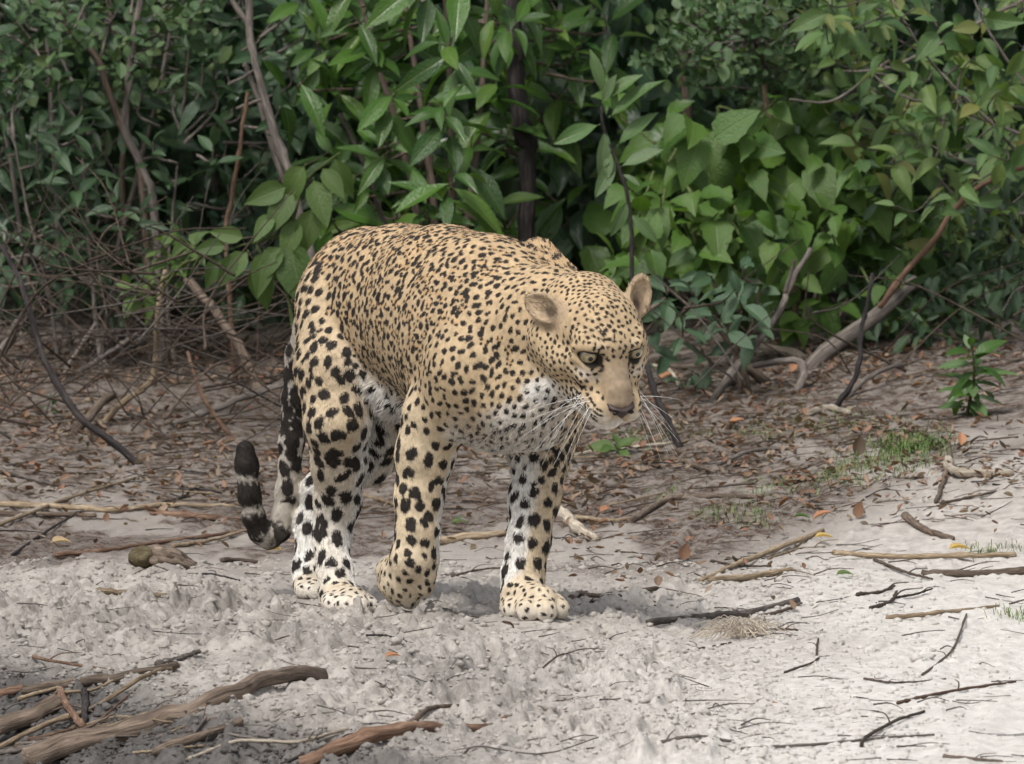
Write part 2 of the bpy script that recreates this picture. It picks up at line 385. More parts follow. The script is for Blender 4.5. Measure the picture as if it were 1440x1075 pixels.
ST = [
 # left middle ground
 ('long tan stick lying level across the sand left of the striped tail', [(-12, 717), (67, 717), (160, 722), (233, 715), (330, 714)], 4.5, 'tan'),
 ('brown stick pressed against the long tan stick at the left edge', [(-12, 726), (60, 727), (135, 729)], 5, 'brown'),
 ('thick reddish stick ending beside the striped tail', [(213, 723), (273, 729), (337, 735)], 6, 'red'),
 ('thin pale curved stick slanting up from the left edge over the long tan stick', [(-6, 743), (33, 734), (100, 704), (190, 675)], 3.2, 'tan'),
 ('grey stick lying in the litter at the left edge above the tan stick', [(-10, 661), (40, 677), (87, 684)], 5, 'grey'),
 ('thin blackish stick slanting over bare sand below the long tan stick', [(17, 785), (50, 764), (83, 741), (117, 720)], 2.6, 'dark'),
 ('red-brown stick lying just behind the brown bark chunk', [(78, 784), (150, 778), (233, 764), (337, 753)], 4.2, 'red'),
 ('short tan stick half sunk in sand below the bark chunk', [(135, 838), (183, 838), (235, 843)], 4, 'tan'),
 ('fine dark twig on sand between the bark chunk and the hind paws', [(277, 813), (300, 823), (337, 832)], 1.7, 'dark'),
 ('slim tan stick running from the bark chunk towards the tail loop', [(243, 772), (290, 765), (352, 752)], 3.4, 'tan'),
 ('brown stub of stick lying under the tail loop', [(312, 790), (335, 788), (362, 790)], 4, 'brown'),
 ('thin dark forked twig in the litter right of the tan stick end', [(228, 712), (258, 700), (272, 690), (312, 697)], 2.4, 'dark'),
 # lower left heap
 ('thickest grey-brown branch of the driftwood heap in the lower left corner', [(455, 955), (380, 972), (333, 988), (277, 1005), (227, 1021), (180, 1041), (100, 1067), (40, 1092)], 9.5, 'brown', 17),
 ('straight brown branch lying along the top of the driftwood heap', [(36, 986), (100, 978), (167, 967), (249, 949)], 8, 'brown', 5),
 ('long thin tan stick crossing over the driftwood heap up to its top', [(-8, 1064), (67, 1037), (133, 1007), (200, 976), (251, 946)], 4, 'tan', 3),
 ('thin reddish twig on grey sand above the driftwood heap', [(47, 940), (83, 947), (160, 949)], 2.6, 'red'),
 ('short brown stick entering from the left edge above the corner log', [(-8, 993), (33, 980)], 6, 'red', 5),
 ('stout brown log end at the left edge of the driftwood heap', [(-14, 1052), (40, 1028), (83, 1008)], 13, 'brown', 11),
 ('flat orange strip of bark standing up in the driftwood heap', [(84, 988), (97, 1017), (116, 1042)], 6, 'red', 5),
 ('brown stick lying parallel under the thickest heap branch', [(36, 1073), (117, 1047), (190, 1021)], 5, 'brown', 4),
 ('dark brown stick low in the heap right of the thickest branch', [(217, 1075), (267, 1058), (340, 1033)], 7.5, 'brown', 6),
 ('pale thin stick running right from the heap along the bottom of the slope', [(263, 1068), (333, 1064), (417, 1050), (490, 1036)], 3, 'pale', 2.6),
 ('slim grey stick at the bottom of the heap in the corner', [(-8, 1072), (60, 1056), (140, 1037)], 4, 'grey', 3),
 ('slim reddish stick leaning across the lower part of the heap', [(222, 1068), (265, 1041), (306, 1018)], 3, 'red', 2),
 ('thin brown stick lying between the log end and the thickest branch', [(20, 1062), (90, 1040), (210, 1008)], 3.4, 'brown', 2.2),
 ('short dark peg of wood standing in the hollow above the heap', [(118, 1030), (120, 1010), (118, 990)], 4, 'dark', 5),
 ('short grey root sticking out of the slope right of the heap top', [(222, 949), (250, 938), (280, 928)], 5, 'grey', 3),
 # bottom centre
 ('peeled reddish branch slanting up from the bottom edge at centre', [(425, 1078), (526, 1052), (602, 1033), (682, 1017), (727, 1005)], 12, 'red', 6),
 ('thin grey stick left of the peeled reddish branch', [(395, 1053), (440, 1046), (495, 1036)], 2.4, 'grey'),
 ('thin dark stick touching the left side of the peeled reddish branch', [(395, 1072), (472, 1051), (556, 1036)], 3, 'dark'),
 ('short brown stick above the peeled reddish branch', [(573, 1023), (606, 1005), (652, 997)], 4.2, 'brown'),
 ('hair-thin grey twig right of the peeled reddish branch tip', [(649, 1064), (674, 1069), (761, 1067), (848, 1049)], 1.6, 'grey'),
 ('thin brown twig half covered by sand below the lifted forepaw', [(515, 904), (545, 905), (580, 908)], 1.5, 'dark'),
 ('little dark curled twig below the planted forepaw', [(708, 890), (718, 892), (722, 898)], 2.0, 'red'),
 ('short brown twig lying on the cloddy sand below the planted forepaw', [(755, 957), (780, 948), (802, 941)], 2.0, 'brown'),
 # right foreground
 ('grey branch lying on white sand right of the planted forepaw, thickest there', [(912, 887), (994, 875), (1050, 865), (1120, 848)], 5.4, 'grey', 6),
 ('short brown stick tucked under the tip of that grey foreground branch', [(1068, 869), (1098, 861), (1127, 852)], 3.4, 'brown'),
 ('curved reddish twig on the bright sand at the right edge', [(1262, 990), (1331, 977), (1428, 967)], 2.8, 'red'),
 ('thin dark twig arching steeply across bright sand near the right edge', [(1297, 951), (1320, 934), (1342, 912), (1359, 872)], 2.0, 'brown'),
 ('dark forked twig on bright sand at the lower right', [(1211, 1056), (1219, 1041), (1256, 1019), (1300, 1005)], 3.2, 'deep'),
 ('long thin straw-brown twig crossing behind the dark forked twig', [(1042, 1058), (1162, 1052), (1237, 1041), (1314, 1036)], 2.5, 'grey'),
 ('thin grey twig on the cloddy sand at the bottom right of centre', [(895, 1057), (975, 1054), (1027, 1047)], 3, 'grey'),
 ('thin brown twig at the very bottom edge on the right', [(1327, 1066), (1370, 1071), (1410, 1076)], 2.2, 'brown'),
 ('dark crooked twig on white sand right of the grey branch', [(1205, 846), (1237, 839), (1258, 828)], 3.0, 'deep'),
 ('dark bent twig just below the dark crooked twig', [(1224, 863), (1252, 852), (1261, 837)], 3.2, 'deep'),
 ('slim dark twig running right from the dark bent twig', [(1258, 847), (1285, 842), (1311, 836)], 2.0, 'deep'),
 ('straight straw stem lying on white sand at the right', [(1247, 873), (1312, 869), (1404, 857)], 3.6, 'tan'),
 ('thin twig with a kinked end below the straw tuft', [(1103, 951), (1140, 936), (1152, 928)], 1.7, 'brown'),
 ('fine upright bent twig right of the straw tuft', [(1148, 925), (1150, 907), (1157, 890)], 1.7, 'deep'),
 ('dark twig lying just left of the straw tuft', [(965, 922), (996, 914), (1028, 906)], 2.0, 'deep'),
 ('short black twig right of the straw tuft', [(1080, 888), (1102, 888), (1122, 890)], 2.0, 'deep'),
 ('fine brown twig with side shoots on the bright sand at the right', [(1215, 955), (1262, 964), (1330, 955)], 1.6, 'brown'),
 # right middle ground
 ('long grey-brown stick curving in the litter right of the leopard chin', [(885, 737), (937, 712), (994, 703), (1072, 701)], 5, 'brown'),
 ('straight straw-coloured stick slanting through the litter at right of centre', [(984, 822), (1050, 795), (1156, 752)], 3.8, 'tan', 4.4),
 ('long tan stick lying level near the right edge', [(1172, 780), (1219, 786), (1294, 789), (1428, 785)], 4.2, 'tan', 3.8),
 ('dark brown stub slanting out of the litter at the right', [(1273, 730), (1297, 750), (1340, 762)], 6, 'brown', 4),
 ('hooked pale root lying on the sandy bank at the right', [(1333, 655), (1337, 668), (1360, 674), (1424, 670)], 7, 'pale', 5),
 ('crooked brown twig standing beside the hooked pale root', [(1331, 622), (1336, 649), (1327, 682), (1316, 713)], 4.2, 'brown', 3.6),
 ('thin dark twig running right from the crooked brown twig foot', [(1322, 713), (1380, 700), (1446, 685)], 2.2, 'brown'),
 ('knotted brown stick at the right edge below the level tan stick', [(1297, 807), (1369, 811), (1446, 808)], 5, 'brown', 6),
 ('dark thin stick slanting down from the level tan stick', [(1230, 791), (1275, 810), (1311, 820)], 2.6, 'deep'),
 ('short tan stick below the straight straw-coloured stick', [(1000, 826), (1069, 814), (1112, 805)], 5.4, 'tan', 4),
 ('dark wavy root beside the planted forepaw, upper of the two', [(801, 853), (815, 847), (844, 851), (924, 837)], 4.4, 'brown', 3.4),
 ('dark thin root beside the planted forepaw, lower of the two', [(809, 861), (840, 853), (869, 853), (924, 846)], 3, 'dark', 2.6),
 ('thick tan stick seen between the two forelegs', [(608, 763), (668, 763), (722, 756)], 7, 'tan', 6),
 ('stout pale root end right of the planted foreleg', [(784, 719), (807, 742), (838, 762)], 9.5, 'pale', 6),
 ('slim brown stick right of the stout pale root end', [(808, 731), (863, 737), (905, 727)], 3.4, 'tan'),
 ('thin brown twig on bare sand between the lifted and the planted forepaw', [(636, 813), (668, 805), (714, 801)], 2, 'brown'),
 ('tan stick poking out behind the near hind leg', [(505, 700), (535, 706), (556, 715)], 4, 'tan'),
 ('long pale stick lying in the litter below the leopard chin', [(795, 664), (812, 646), (870, 638), (945, 626)], 3.2, 'pale', 2.6),
 ('brown stick resting in the litter under the long pale stick', [(905, 640), (960, 652), (1005, 668)], 4.4, 'brown'),
 ('weathered stick in the litter between the leopard and the grass patch', [(1010, 655), (1060, 640), (1120, 634)], 3.4, 'grey'),
 ('pale curved root lying in front of the fallen log', [(1135, 588), (1165, 578), (1195, 586)], 6, 'pale', 4),
 ('thin straw lying left of the level tan stick', [(1080, 790), (1120, 776), (1160, 770)], 2, 'tan'),
 ('fine dark twig on white sand above the grey foreground branch', [(1000, 790), (1040, 800), (1085, 800)], 2, 'deep'),
]
for s_ in ST:
    ground_stick(s_[0], s_[1], s_[2], s_[3], r1=s_[4] if len(s_) > 4 else None, twigs=(1 if s_[2] < 3.3 and len(s_[1]) > 2 else 0))

rs_ = np.random.default_rng(44)
for k in range(60):                       # the small stuff of the driftwood heap
    x = rs_.uniform(-15, 330); y = rs_.uniform(975, 1085) - .05 * x; L = rs_.uniform(50, 150); an = -rs_.normal(.28, .16)
    mt = ('brown', 'brown', 'grey', 'red', 'tan')[k % 5]; ex, ey = x + L * math.cos(an), y + L * math.sin(an)
    if ey < 955 + .15 * ex: continue
    ground_stick('thin ' + {'red': 'reddish'}.get(mt, mt) + ' stick lying loose in the driftwood heap in the lower left corner', [(x, y), ((x + ex) / 2 + rs_.normal(0, 5), (y + ey) / 2 + rs_.normal(0, 4)), (ex, ey)], rs_.uniform(1.5, 3.6), mt, lift=rs_.uniform(.5, 3), group='loose sticks of the driftwood heap')

# ---- bark chunk on the sand
def lump(name, c, rad, mat, seed, sub=3, amp=.3):
    bm = bmesh.new(); bmesh.ops.create_icosphere(bm, subdivisions=sub, radius=1)
    v = np.array([x.co[:] for x in bm.verts])
    d = 1 + amp * (fbm(v[:, 0] * 1.6 + seed, v[:, 1] * 1.6, v[:, 2] * 1.6 + 5, 4, seed) - .5) * 2
    for b_, k in zip(bm.verts, d): b_.co = Vector(b_.co) * float(k)
    for b_ in bm.verts: b_.co = Vector((b_.co.x * rad[0], b_.co.y * rad[1], b_.co.z * rad[2]))
    me = bpy.data.meshes.new(name); bm.to_mesh(me); bm.free(); me.materials.append(mat)
    for p in me.polygons: p.use_smooth = True
    at = me.attributes.new('bk', 'FLOAT_VECTOR', 'POINT'); at.data.foreach_set('vector', (np.array([x.co[:] for x in me.vertices]) * (25, 60, 110)).astype(np.float32).ravel())
    o = add_obj(name, me, loc=c); return o
c0 = G(232, 797)
bk = empty('bark_chunk', c0); tag(bk, 'brown bark chunk with a mossy left end lying on the sand', 'bark')
o = lump('body', (0, 0, 0), (.052, .05, .021), BK['brown'], 5, 4, .45); o.parent = bk; o.location = (.008, 0, .008); o.rotation_euler = (0, R(12), R(8))
mo = bark('mossy_bark', [(.035, .028, .016), (.085, .068, .038), (.15, .125, .075)])
o = lump('mossy_end', (0, 0, 0), (.026, .03, .022), mo, 8, 3, .4); o.parent = bk; o.location = (-.040, -.012, .012)
o = lump('ridge', (0, 0, 0), (.026, .025, .013), BK['brown'], 11, 3, .45); o.parent = bk; o.location = (-.020, .0, .023)
# ================================================================== leaves
def leaf_mat(name, cols, trans=.35, vein=.5, rough=.42, spots=0.0):
    m = NT(name); co = m.coord('Object'); sp = m.n('ShaderNodeSeparateXYZ'); m.t.links.new(co, sp.inputs[0])
    oi = m.n('ShaderNodeObjectInfo'); at = m.attr('tint')
    rnd = m.math('ADD', oi.outputs['Random'], at.outputs['Fac']); rnd = m.math('FRACT', rnd)
    c = m.ramp(rnd, [(k / (len(cols) - 1), q) for k, q in enumerate(cols)])
    ax = m.math('ABSOLUTE', sp.outputs[0])
    mid = m.ramp(ax, [(.0, (1, 1, 1)), (.022, (0, 0, 0))])
    wv = m.math('SINE', m.math('SUBTRACT', m.math('MULTIPLY', sp.outputs[1], 62), m.math('MULTIPLY', ax, 55)))
    wv = m.ramp(wv, [(.86, (0, 0, 0)), (1, (1, 1, 1))])
    vf = m.math('MAXIMUM', mid, m.math('MULTIPLY', wv, .45))
    c = m.mix(m.math('MULTIPLY', vf, vein), c, m.mix(.5, c, (.22, .27, .12)))
    blot = m.noise(5, 3, co)
    c = m.mix(m.math('MULTIPLY', m.ramp(blot, [(.45, (0, 0, 0)), (.75, (1, 1, 1))]), .35), c, m.mix(.6, c, (.10, .11, .035)))
    if spots:
        sf = m.ramp(m.noise(14, 2, co), [(.68, (0, 0, 0)), (.74, (1, 1, 1))])
        c = m.mix(m.math('MULTIPLY', sf, spots), c, (.16, .085, .03))
    m.base(c, rough, .45)
    h = m.math('SUBTRACT', m.noise(30, 2, co), m.math('MULTIPLY', vf, .6)); m.bump(h, .25, .02)
    tr = m.n('ShaderNodeBsdfTranslucent')
    m.t.links.new(m.mix(1.0, c, (1.2, 1.25, .55), 'MULTIPLY'), tr.inputs['Color'])
    mx = m.n('ShaderNodeMixShader'); mx.inputs[0].default_value = trans
    m.t.links.new(m.b.outputs[0], mx.inputs[1]); m.t.links.new(tr.outputs[0], mx.inputs[2]); m.t.links.new(mx.outputs[0], m.out.inputs[0])
    return m.m
def leaf_shape(width, tip=1.0, base=.5, n=7, fold=.25, curl=.25, twist=0.0, teeth=0.0, petiole=.06, seed=0):
    """a leaf of unit length along +Y, face up (+Z): left edge, midrib, right edge stations"""
    rs = np.random.default_rng(seed); v = []; t = np.linspace(0, 1, n)
    for k, s in enumerate(t):
        w = width * .5 * (math.sin(math.pi * s ** base) ** tip if 0 < s < 1 else .012 / max(width, .1) * .5)
        if teeth and 0 < k < n - 1: w *= 1 + teeth * (1 if k % 2 else -1)
        y = petiole + s * (1 - petiole); z = -curl * s * s
        a = twist * s; dz = fold * w
        for u in (-1, 1):
            pass
        rows = ((-w, dz), (-w * .5, dz * .38), (0, 0), (w * .5, dz * .38), (w, dz))
        for x_, z_ in rows:
            jj = rs.normal(0, .006)
            v.append((x_ * math.cos(a) - z_ * math.sin(a), y - (teeth * .10 * abs(x_) / max(width, .01)), z + z_ * math.cos(a) + x_ * math.sin(a) + jj * (x_ != 0)))
    f = []
    for k in range(n - 1):
        for c in range(4): f.append((k * 5 + c, k * 5 + c + 1, (k + 1) * 5 + c + 1, (k + 1) * 5 + c))
    i = len(v); v += [(-.012, 0, .0), (.012, 0, .0)]
    f.append((i, i + 1, 3, 1))
    return np.array(v), f
def leaf_meshes(name, mat, width, var=4, **kw):
    out = []
    for k in range(var):
        rs = np.random.default_rng(k * 17 + int(width * 100))
        q = dict(kw); q['curl'] = kw.get('curl', .25) * rs.uniform(.4, 1.6); q['fold'] = kw.get('fold', .25) * rs.uniform(.4, 1.5); q['twist'] = rs.normal(0, .25); q['seed'] = k
        v, f = leaf_shape(width * rs.uniform(.88, 1.12), **q)
        me = mesh_from(name, v, f, mat); at = me.attributes.new('tint', 'FLOAT', 'POINT'); out.append((me, v, f))
    return out
def leaf_matrix(base, axis, normal, size):
    a = axis / np.linalg.norm(axis); n = normal - a * (normal @ a); n /= np.linalg.norm(n); x = np.cross(a, n)
    return np.array(((x[0] * size, a[0] * size, n[0] * size, base[0]), (x[1] * size, a[1] * size, n[1] * size, base[1]), (x[2] * size, a[2] * size, n[2] * size, base[2]), (0, 0, 0, 1)))

G_ = dict(
  glossy=leaf_mat('glossy_green_leaf', [(.025, .070, .014), (.043, .110, .017), (.066, .152, .022), (.034, .088, .018), (.110, .200, .030)], .34, .5, .30, .35),
  bright=leaf_mat('bright_green_leaf', [(.055, .128, .021), (.088, .178, .028), (.044, .106, .020), (.122, .212, .038), (.066, .148, .023)], .38, .6, .42, .4),
  pale=leaf_mat('pale_backed_leaf', [(.060, .130, .030), (.090, .155, .060), (.125, .185, .095), (.075, .150, .032)], .3, .5, .42),
  small=leaf_mat('small_grey_green_leaf', [(.034, .078, .030), (.052, .108, .038), (.070, .130, .042), (.042, .090, .036), (.100, .145, .045)], .25, .3, .5),
  olive=leaf_mat('olive_leaf', [(.070, .140, .042), (.098, .180, .052), (.056, .122, .040), (.130, .195, .050), (.078, .152, .044), (.17, .17, .04)], .35, .5, .5, .6),
  dark=leaf_mat('dark_green_leaf', [(.016, .042, .020), (.026, .062, .026), (.038, .082, .032), (.020, .050, .022)], .2, .4, .42),
  blue=leaf_mat('blue_green_leaf', [(.028, .068, .036), (.042, .092, .044), (.058, .112, .052), (.034, .075, .036)], .22, .45, .45),
  vine=leaf_mat('vine_leaf', [(.075, .135, .032), (.095, .160, .040), (.060, .115, .030), (.115, .170, .050)], .4, .5, .5),
  dry=leaf_mat('dry_leaf', [(.10, .050, .030), (.20, .095, .055), (.20, .125, .08), (.065, .045, .034), (.28, .20, .14), (.15, .112, .085), (.24, .125, .075)], .12, .3, .7, .3),
  orange=leaf_mat('orange_leaf', [(.33, .14, .07), (.40, .19, .10)], .2, .3, .6),
  yellow=leaf_mat('yellow_leaf', [(.50, .32, .09), (.55, .38, .13)], .25, .3, .6),
  buff=leaf_mat('buff_leaf', [(.42, .30, .17), (.50, .37, .22)], .2, .3, .7))
LM = dict(
  lance=leaf_meshes('leaf', G_['glossy'], .31, 5, tip=.95, base=.95, curl=.30, fold=.35, n=7),
  heart=leaf_meshes('leaf', G_['bright'], .66, 5, tip=.9, base=.62, curl=.30, fold=.25, n=10, teeth=.06),
  round=leaf_meshes('leaf', G_['small'], .56, 3, tip=.65, base=1.1, curl=.12, fold=.3, n=5),
  ovate=leaf_meshes('leaf', G_['olive'], .44, 5, tip=.95, base=.75, curl=.35, fold=.35, n=7),
  slance=leaf_meshes('leaf', G_['pale'], .34, 4, tip=.9, base=.95, curl=.15, fold=.3, n=8),
  dlance=leaf_meshes('leaf', G_['dark'], .34, 4, tip=.95, base=.9, curl=.3, fold=.3, n=6),
  seed=leaf_meshes('leaf', G_['glossy'], .40, 4, tip=.85, base=.9, curl=.3, fold=.3, n=7),
  oblong=leaf_meshes('leaf', G_['blue'], .42, 4, tip=.7, base=1.05, curl=.25, fold=.3, n=6),
  tl=leaf_meshes('leaf', G_['dark'], .46, 3, tip=.8, base=.9, curl=.3, fold=.3, n=4),
  tb=leaf_meshes('leaf', G_['blue'], .55, 3, tip=.8, base=.8, curl=.3, fold=.3, n=4),
  vine=leaf_meshes('leaf', G_['vine'], .48, 4, tip=.95, base=.72, curl=.35, fold=.35, n=7))
CAM_P = np.array((0, CAM_Y, CAM_Z))

class Plant:
    def __init__(s, name, label, cat, base, kind, bark_, seed, group=None):
        s.o = tag(empty(name, base), label, cat, group); s.base = np.asarray(base, float)
        s.kind = kind; s.bark = bark_; s.rs = np.random.default_rng(seed); s.leaves = []; s.stems = []; s.twigs = []; s.seed = seed
    def stem(s, pts, r0, r1): s.stems.append((np.asarray(pts, float), r0, r1, s.seed + len(s.stems) * 7, 7))
    def leaf(s, base, axis, normal, size, kind=None): s.leaves.append((kind or s.kind, leaf_matrix(np.asarray(base, float), np.asarray(axis, float), np.asarray(normal, float), size)))
    def nearest(s, p):
        best, bp = 9e9, s.base
        for st in s.stems:
            q = spline(st[0], 24); q = q[q[:, 2] < p[2] + .05] if (q[:, 2] < p[2] + .05).any() else q
            d = np.linalg.norm(q - p, axis=1) + .3 * np.abs(q[:, 2] - p[2] + .15); k = int(np.argmin(d))
            if d[k] < best: best, bp = d[k], q[k]
        return bp
    def whorl(s, tip, d, n, size, droop=.5, spread=1.0, along=.5, twig=True, r=.0022, jit=.35):
        rs = s.rs; tip = np.asarray(tip, float); d = np.asarray(d, float) / np.linalg.norm(d)
        if twig:
            a = s.nearest(tip); a = tip + (a - tip) * min(1, rs.uniform(.10, .17) / max(np.linalg.norm(a - tip), 1e-6)); m = (a + tip) / 2 - d * .0 + rs.normal(0, .02, 3); m = tip - d * np.linalg.norm(tip - a) * .5 * .6 + (a - tip) * .2
            s.twigs.append(([a, m, tip], r * 1.6, r * .7, int(rs.integers(1e6)), 5))
        u = np.cross(d, (0.3, .2, 1.0)); u /= np.linalg.norm(u); w = np.cross(d, u); a0 = rs.random() * 6.28
        for k in range(n):
            a = a0 + k * 2.4 + rs.normal(0, .25); f = k / max(n - 1, 1)
            b = tip - d * size * along * f
            rad = u * math.cos(a) + w * math.sin(a)
            ax = d * (1.0 - .75 * f) * .8 + rad * spread * (.45 + .6 * f) + np.array((0, 0, -droop * (.35 + .65 * rs.random()))) + rs.normal(0, jit * .4, 3)
            nm = np.array((0, -.55, .85)) + rs.normal(0, jit, 3) + d * .2
            s.leaf(b, ax, nm, size * rs.uniform(.62, 1.12) * (1.0 if f > .15 else .7))
    def done(s, max_single=300):
        if s.stems:
            me = limb_mesh('stem', s.stems, s.bark); me.transform(Matrix.Translation(-Vector(s.base))); o = add_obj('stem', me, s.o, (0, 0, 0))
        if s.twigs:
            me = limb_mesh('twigs', s.twigs, s.bark); me.transform(Matrix.Translation(-Vector(s.base))); o = add_obj('twigs', me, s.o, (0, 0, 0)); o['kind'] = 'stuff'
        T = np.eye(4); T[:3, 3] = -s.base
        def key(l):
            M = l[1]; c = M[:3, 3] + M[:3, 1] * .5; px, py = to_px(c); out = max(0, -px, px - 1440, -py, py - 760)
            return (out > 60, c[1] - np.linalg.norm(M[:3, 1]) * 6)
        s.leaves.sort(key=key)
        for kd, M in s.leaves[:max_single]:
            me = LM[kd][s.rs.integers(len(LM[kd]))][0]
            o = bpy.data.objects.new('leaf', me); COL.objects.link(o); o.parent = s.o; o.matrix_local = Matrix((T @ M).tolist())
        rest = s.leaves[max_single:]
        if rest: leaf_mass('foliage', [(k, T @ M) for k, M in rest], s.rs, s.o)
        return s.o
def leaf_mass(name, items, rs, parent=None):
    vs, fs, tn, ml, mi, o = [], [], [], [], [], 0; FA = {}
    for kd, M in items:
        me, v, f = LM[kd][rs.integers(len(LM[kd]))]
        vs.append(v @ M[:3, :3].T + M[:3, 3]); mt = me.materials[0]
        if mt not in ml: ml.append(mt)
        if id(f) not in FA: FA[id(f)] = np.array(f)
        fs.append(FA[id(f)] + o); mi.append(np.full(len(f), ml.index(mt), np.int32)); tn.append(np.full(len(v), rs.random())); o += len(v)
    me = mesh_from(name, np.concatenate(vs), np.concatenate(fs))
    for q in ml: me.materials.append(q)
    me.polygons.foreach_set('material_index', np.concatenate(mi))
    at = me.attributes.new('tint', 'FLOAT', 'POINT'); at.data.foreach_set('value', np.concatenate(tn).astype(np.float32))
    ob = add_obj(name, me, parent, (0, 0, 0) if parent else None); ob['kind'] = 'stuff'
    return ob
def gz(x, y): return float(zg(np.array([x]), np.array([y]))[0])
def gpt(px, Y):
    p = P(px, 500, Y); return np.array((p[0], Y, gz(p[0], Y)))
def seedn(): SEED[0] += 1; return SEED[0]
def gpath(pts, dy):
    """dead wood whose last point rests on the ground; its other end stands dy metres further back or nearer"""
    e = G(*pts[-1]); s = G(*pts[0]); f = np.linspace(0, 1, len(pts))
    dy = min(dy, .15); y0 = min(e[1] + dy, s[1] - .04) if pts[0][1] > 480 else e[1] + dy
    return np.array([P(x, y, y0 + (e[1] - y0) * k) for (x, y), k in zip(pts, f)])
def tpath(pts, Y, ground=True):
    """a stem through places of the photograph at one depth (Y, or a pair for its two ends), carried on down to the soil"""
    Ys = np.linspace(Y[0], Y[1], len(pts)) if isinstance(Y, tuple) else [Y] * len(pts)
    w = [P(x, y, d) for (x, y), d in zip(pts, Ys)]
    if ground:
        g = np.array((w[-1][0] + .02, w[-1][1], gz(w[-1][0], w[-1][1]) - .02))
        if w[-1][2] > g[2] + .02: w.append(g)
    return np.array(w)
KM = .00146
# ---- 1 glossy lance-leaved shrub behind the leopard's back
b = gpt(610, 4.1)
p = Plant('broadleaf_shrub', 'glossy dark green shrub with long lance-shaped drooping leaves behind the leopard back', 'shrub', b, 'lance', BK['brown'], 501)
for top, Y in (((625, -60), 4.0), ((560, -50), 4.3), ((500, -30), 4.2), ((690, -60), 4.3)):
    t = P(*top, Y); p.stem([b + (.0, 0, -.02), b * .6 + t * .4 + (0.03, 0, .0), t], .011, .005)
for (x, y, Y, n, sz) in ((622, 60, 3.6, 8, 95), (690, 20, 3.7, 7, 90), (620, 150, 3.55, 9, 85), (640, 240, 3.5, 9, 95), (560, 120, 3.7, 7, 80), (545, 200, 3.7, 8, 80),
     (600, 280, 3.6, 8, 85), (520, 60, 3.8, 7, 80), (480, 120, 3.8, 7, 75), (500, 25, 3.8, 7, 95), (560, 20, 3.9, 7, 95), (665, 190, 3.8, 6, 85), (520, 250, 3.8, 7, 75),
     (470, 220, 3.9, 7, 70), (445, 60, 3.9, 6, 80), (430, 110, 3.8, 5, 80), (580, -40, 3.7, 8, 95), (660, -50, 3.7, 8, 95), (490, -40, 3.8, 8, 90), (430, -20, 3.9, 6, 90),
     (700, 110, 4.2, 7, 90), (770, 40, 4.4, 8, 90), (820, 60, 4.4, 7, 90), (790, 130, 4.5, 7, 85), (770, 200, 4.4, 6, 85), (850, 20, 4.4, 7, 90), (460, 290, 3.9, 6, 70), (700, 280, 3.9, 5, 80), (560, 300, 3.8, 6, 80)):
    p.whorl(P(x, y, Y), (p.rs.normal(0, .35), -.35, .75), n, sz * KM, droop=.85, spread=1.0, along=.55)
for _ in range(70):
    x, y, Y = p.rs.uniform(420, 860), p.rs.uniform(-120, 330), p.rs.uniform(4.2, 5.0)
    p.whorl(P(x, y, Y), (p.rs.normal(0, .5), -.3, .7), int(p.rs.integers(5, 8)), p.rs.uniform(65, 90) * KM, droop=.8)
p.done()
# ---- 2 sapling right of the trunk
b = gpt(888, 3.2)
p = Plant('sapling', 'young sapling with a thin dark stem and pale-backed leaves standing above the leopard ear', 'sapling', b, 'lance', BK['dark'], 502)
p.kind = 'slance'
p.stem(np.concatenate((tpath([(846, 150), (850, 185), (866, 225), (880, 265), (888, 320), (889, 385)], 3.2, False), [b])), .0030, .0052)
for x, y, ax, ay, ln, n_ in ((846, 130, -9, -55, 58, (.5, -1, .2)), (850, 140, 47, -37, 60, (-.5, -.9, .6)), (856, 165, 72, -52, 92, (-.4, -.8, .7)), (844, 175, -60, 22, 68, (.1, -.8, .9)), (851, 180, -2, 58, 64, (.6, -1, .3)),
     (868, 205, 46, -50, 68, (-.6, -.9, .5)), (862, 160, 5, -40, 36, (.4, -.9, .4)), (858, 210, -4, 34, 40, (-.5, -1, .2)), (866, 222, -28, 55, 60, (.4, -1, .3)), (872, 235, 58, -28, 62, (-.2, -.8, .8)),
     (846, 145, 22, -42, 44, (.2, -.9, .5)), (884, 280, -20, 50, 54, (.5, -1, .2)), (874, 245, 30, 16, 30, (0, -.7, .8)), (886, 300, 40, 40, 52, (-.2, -1, .5))):
    v = P(x + ax, y + ay, 3.2) - P(x, y, 3.2); v[1] = -.25 * np.linalg.norm(v)
    p.leaf(P(x, y, 3.2), v, n_, ln * KM * 1.05)
p.done()
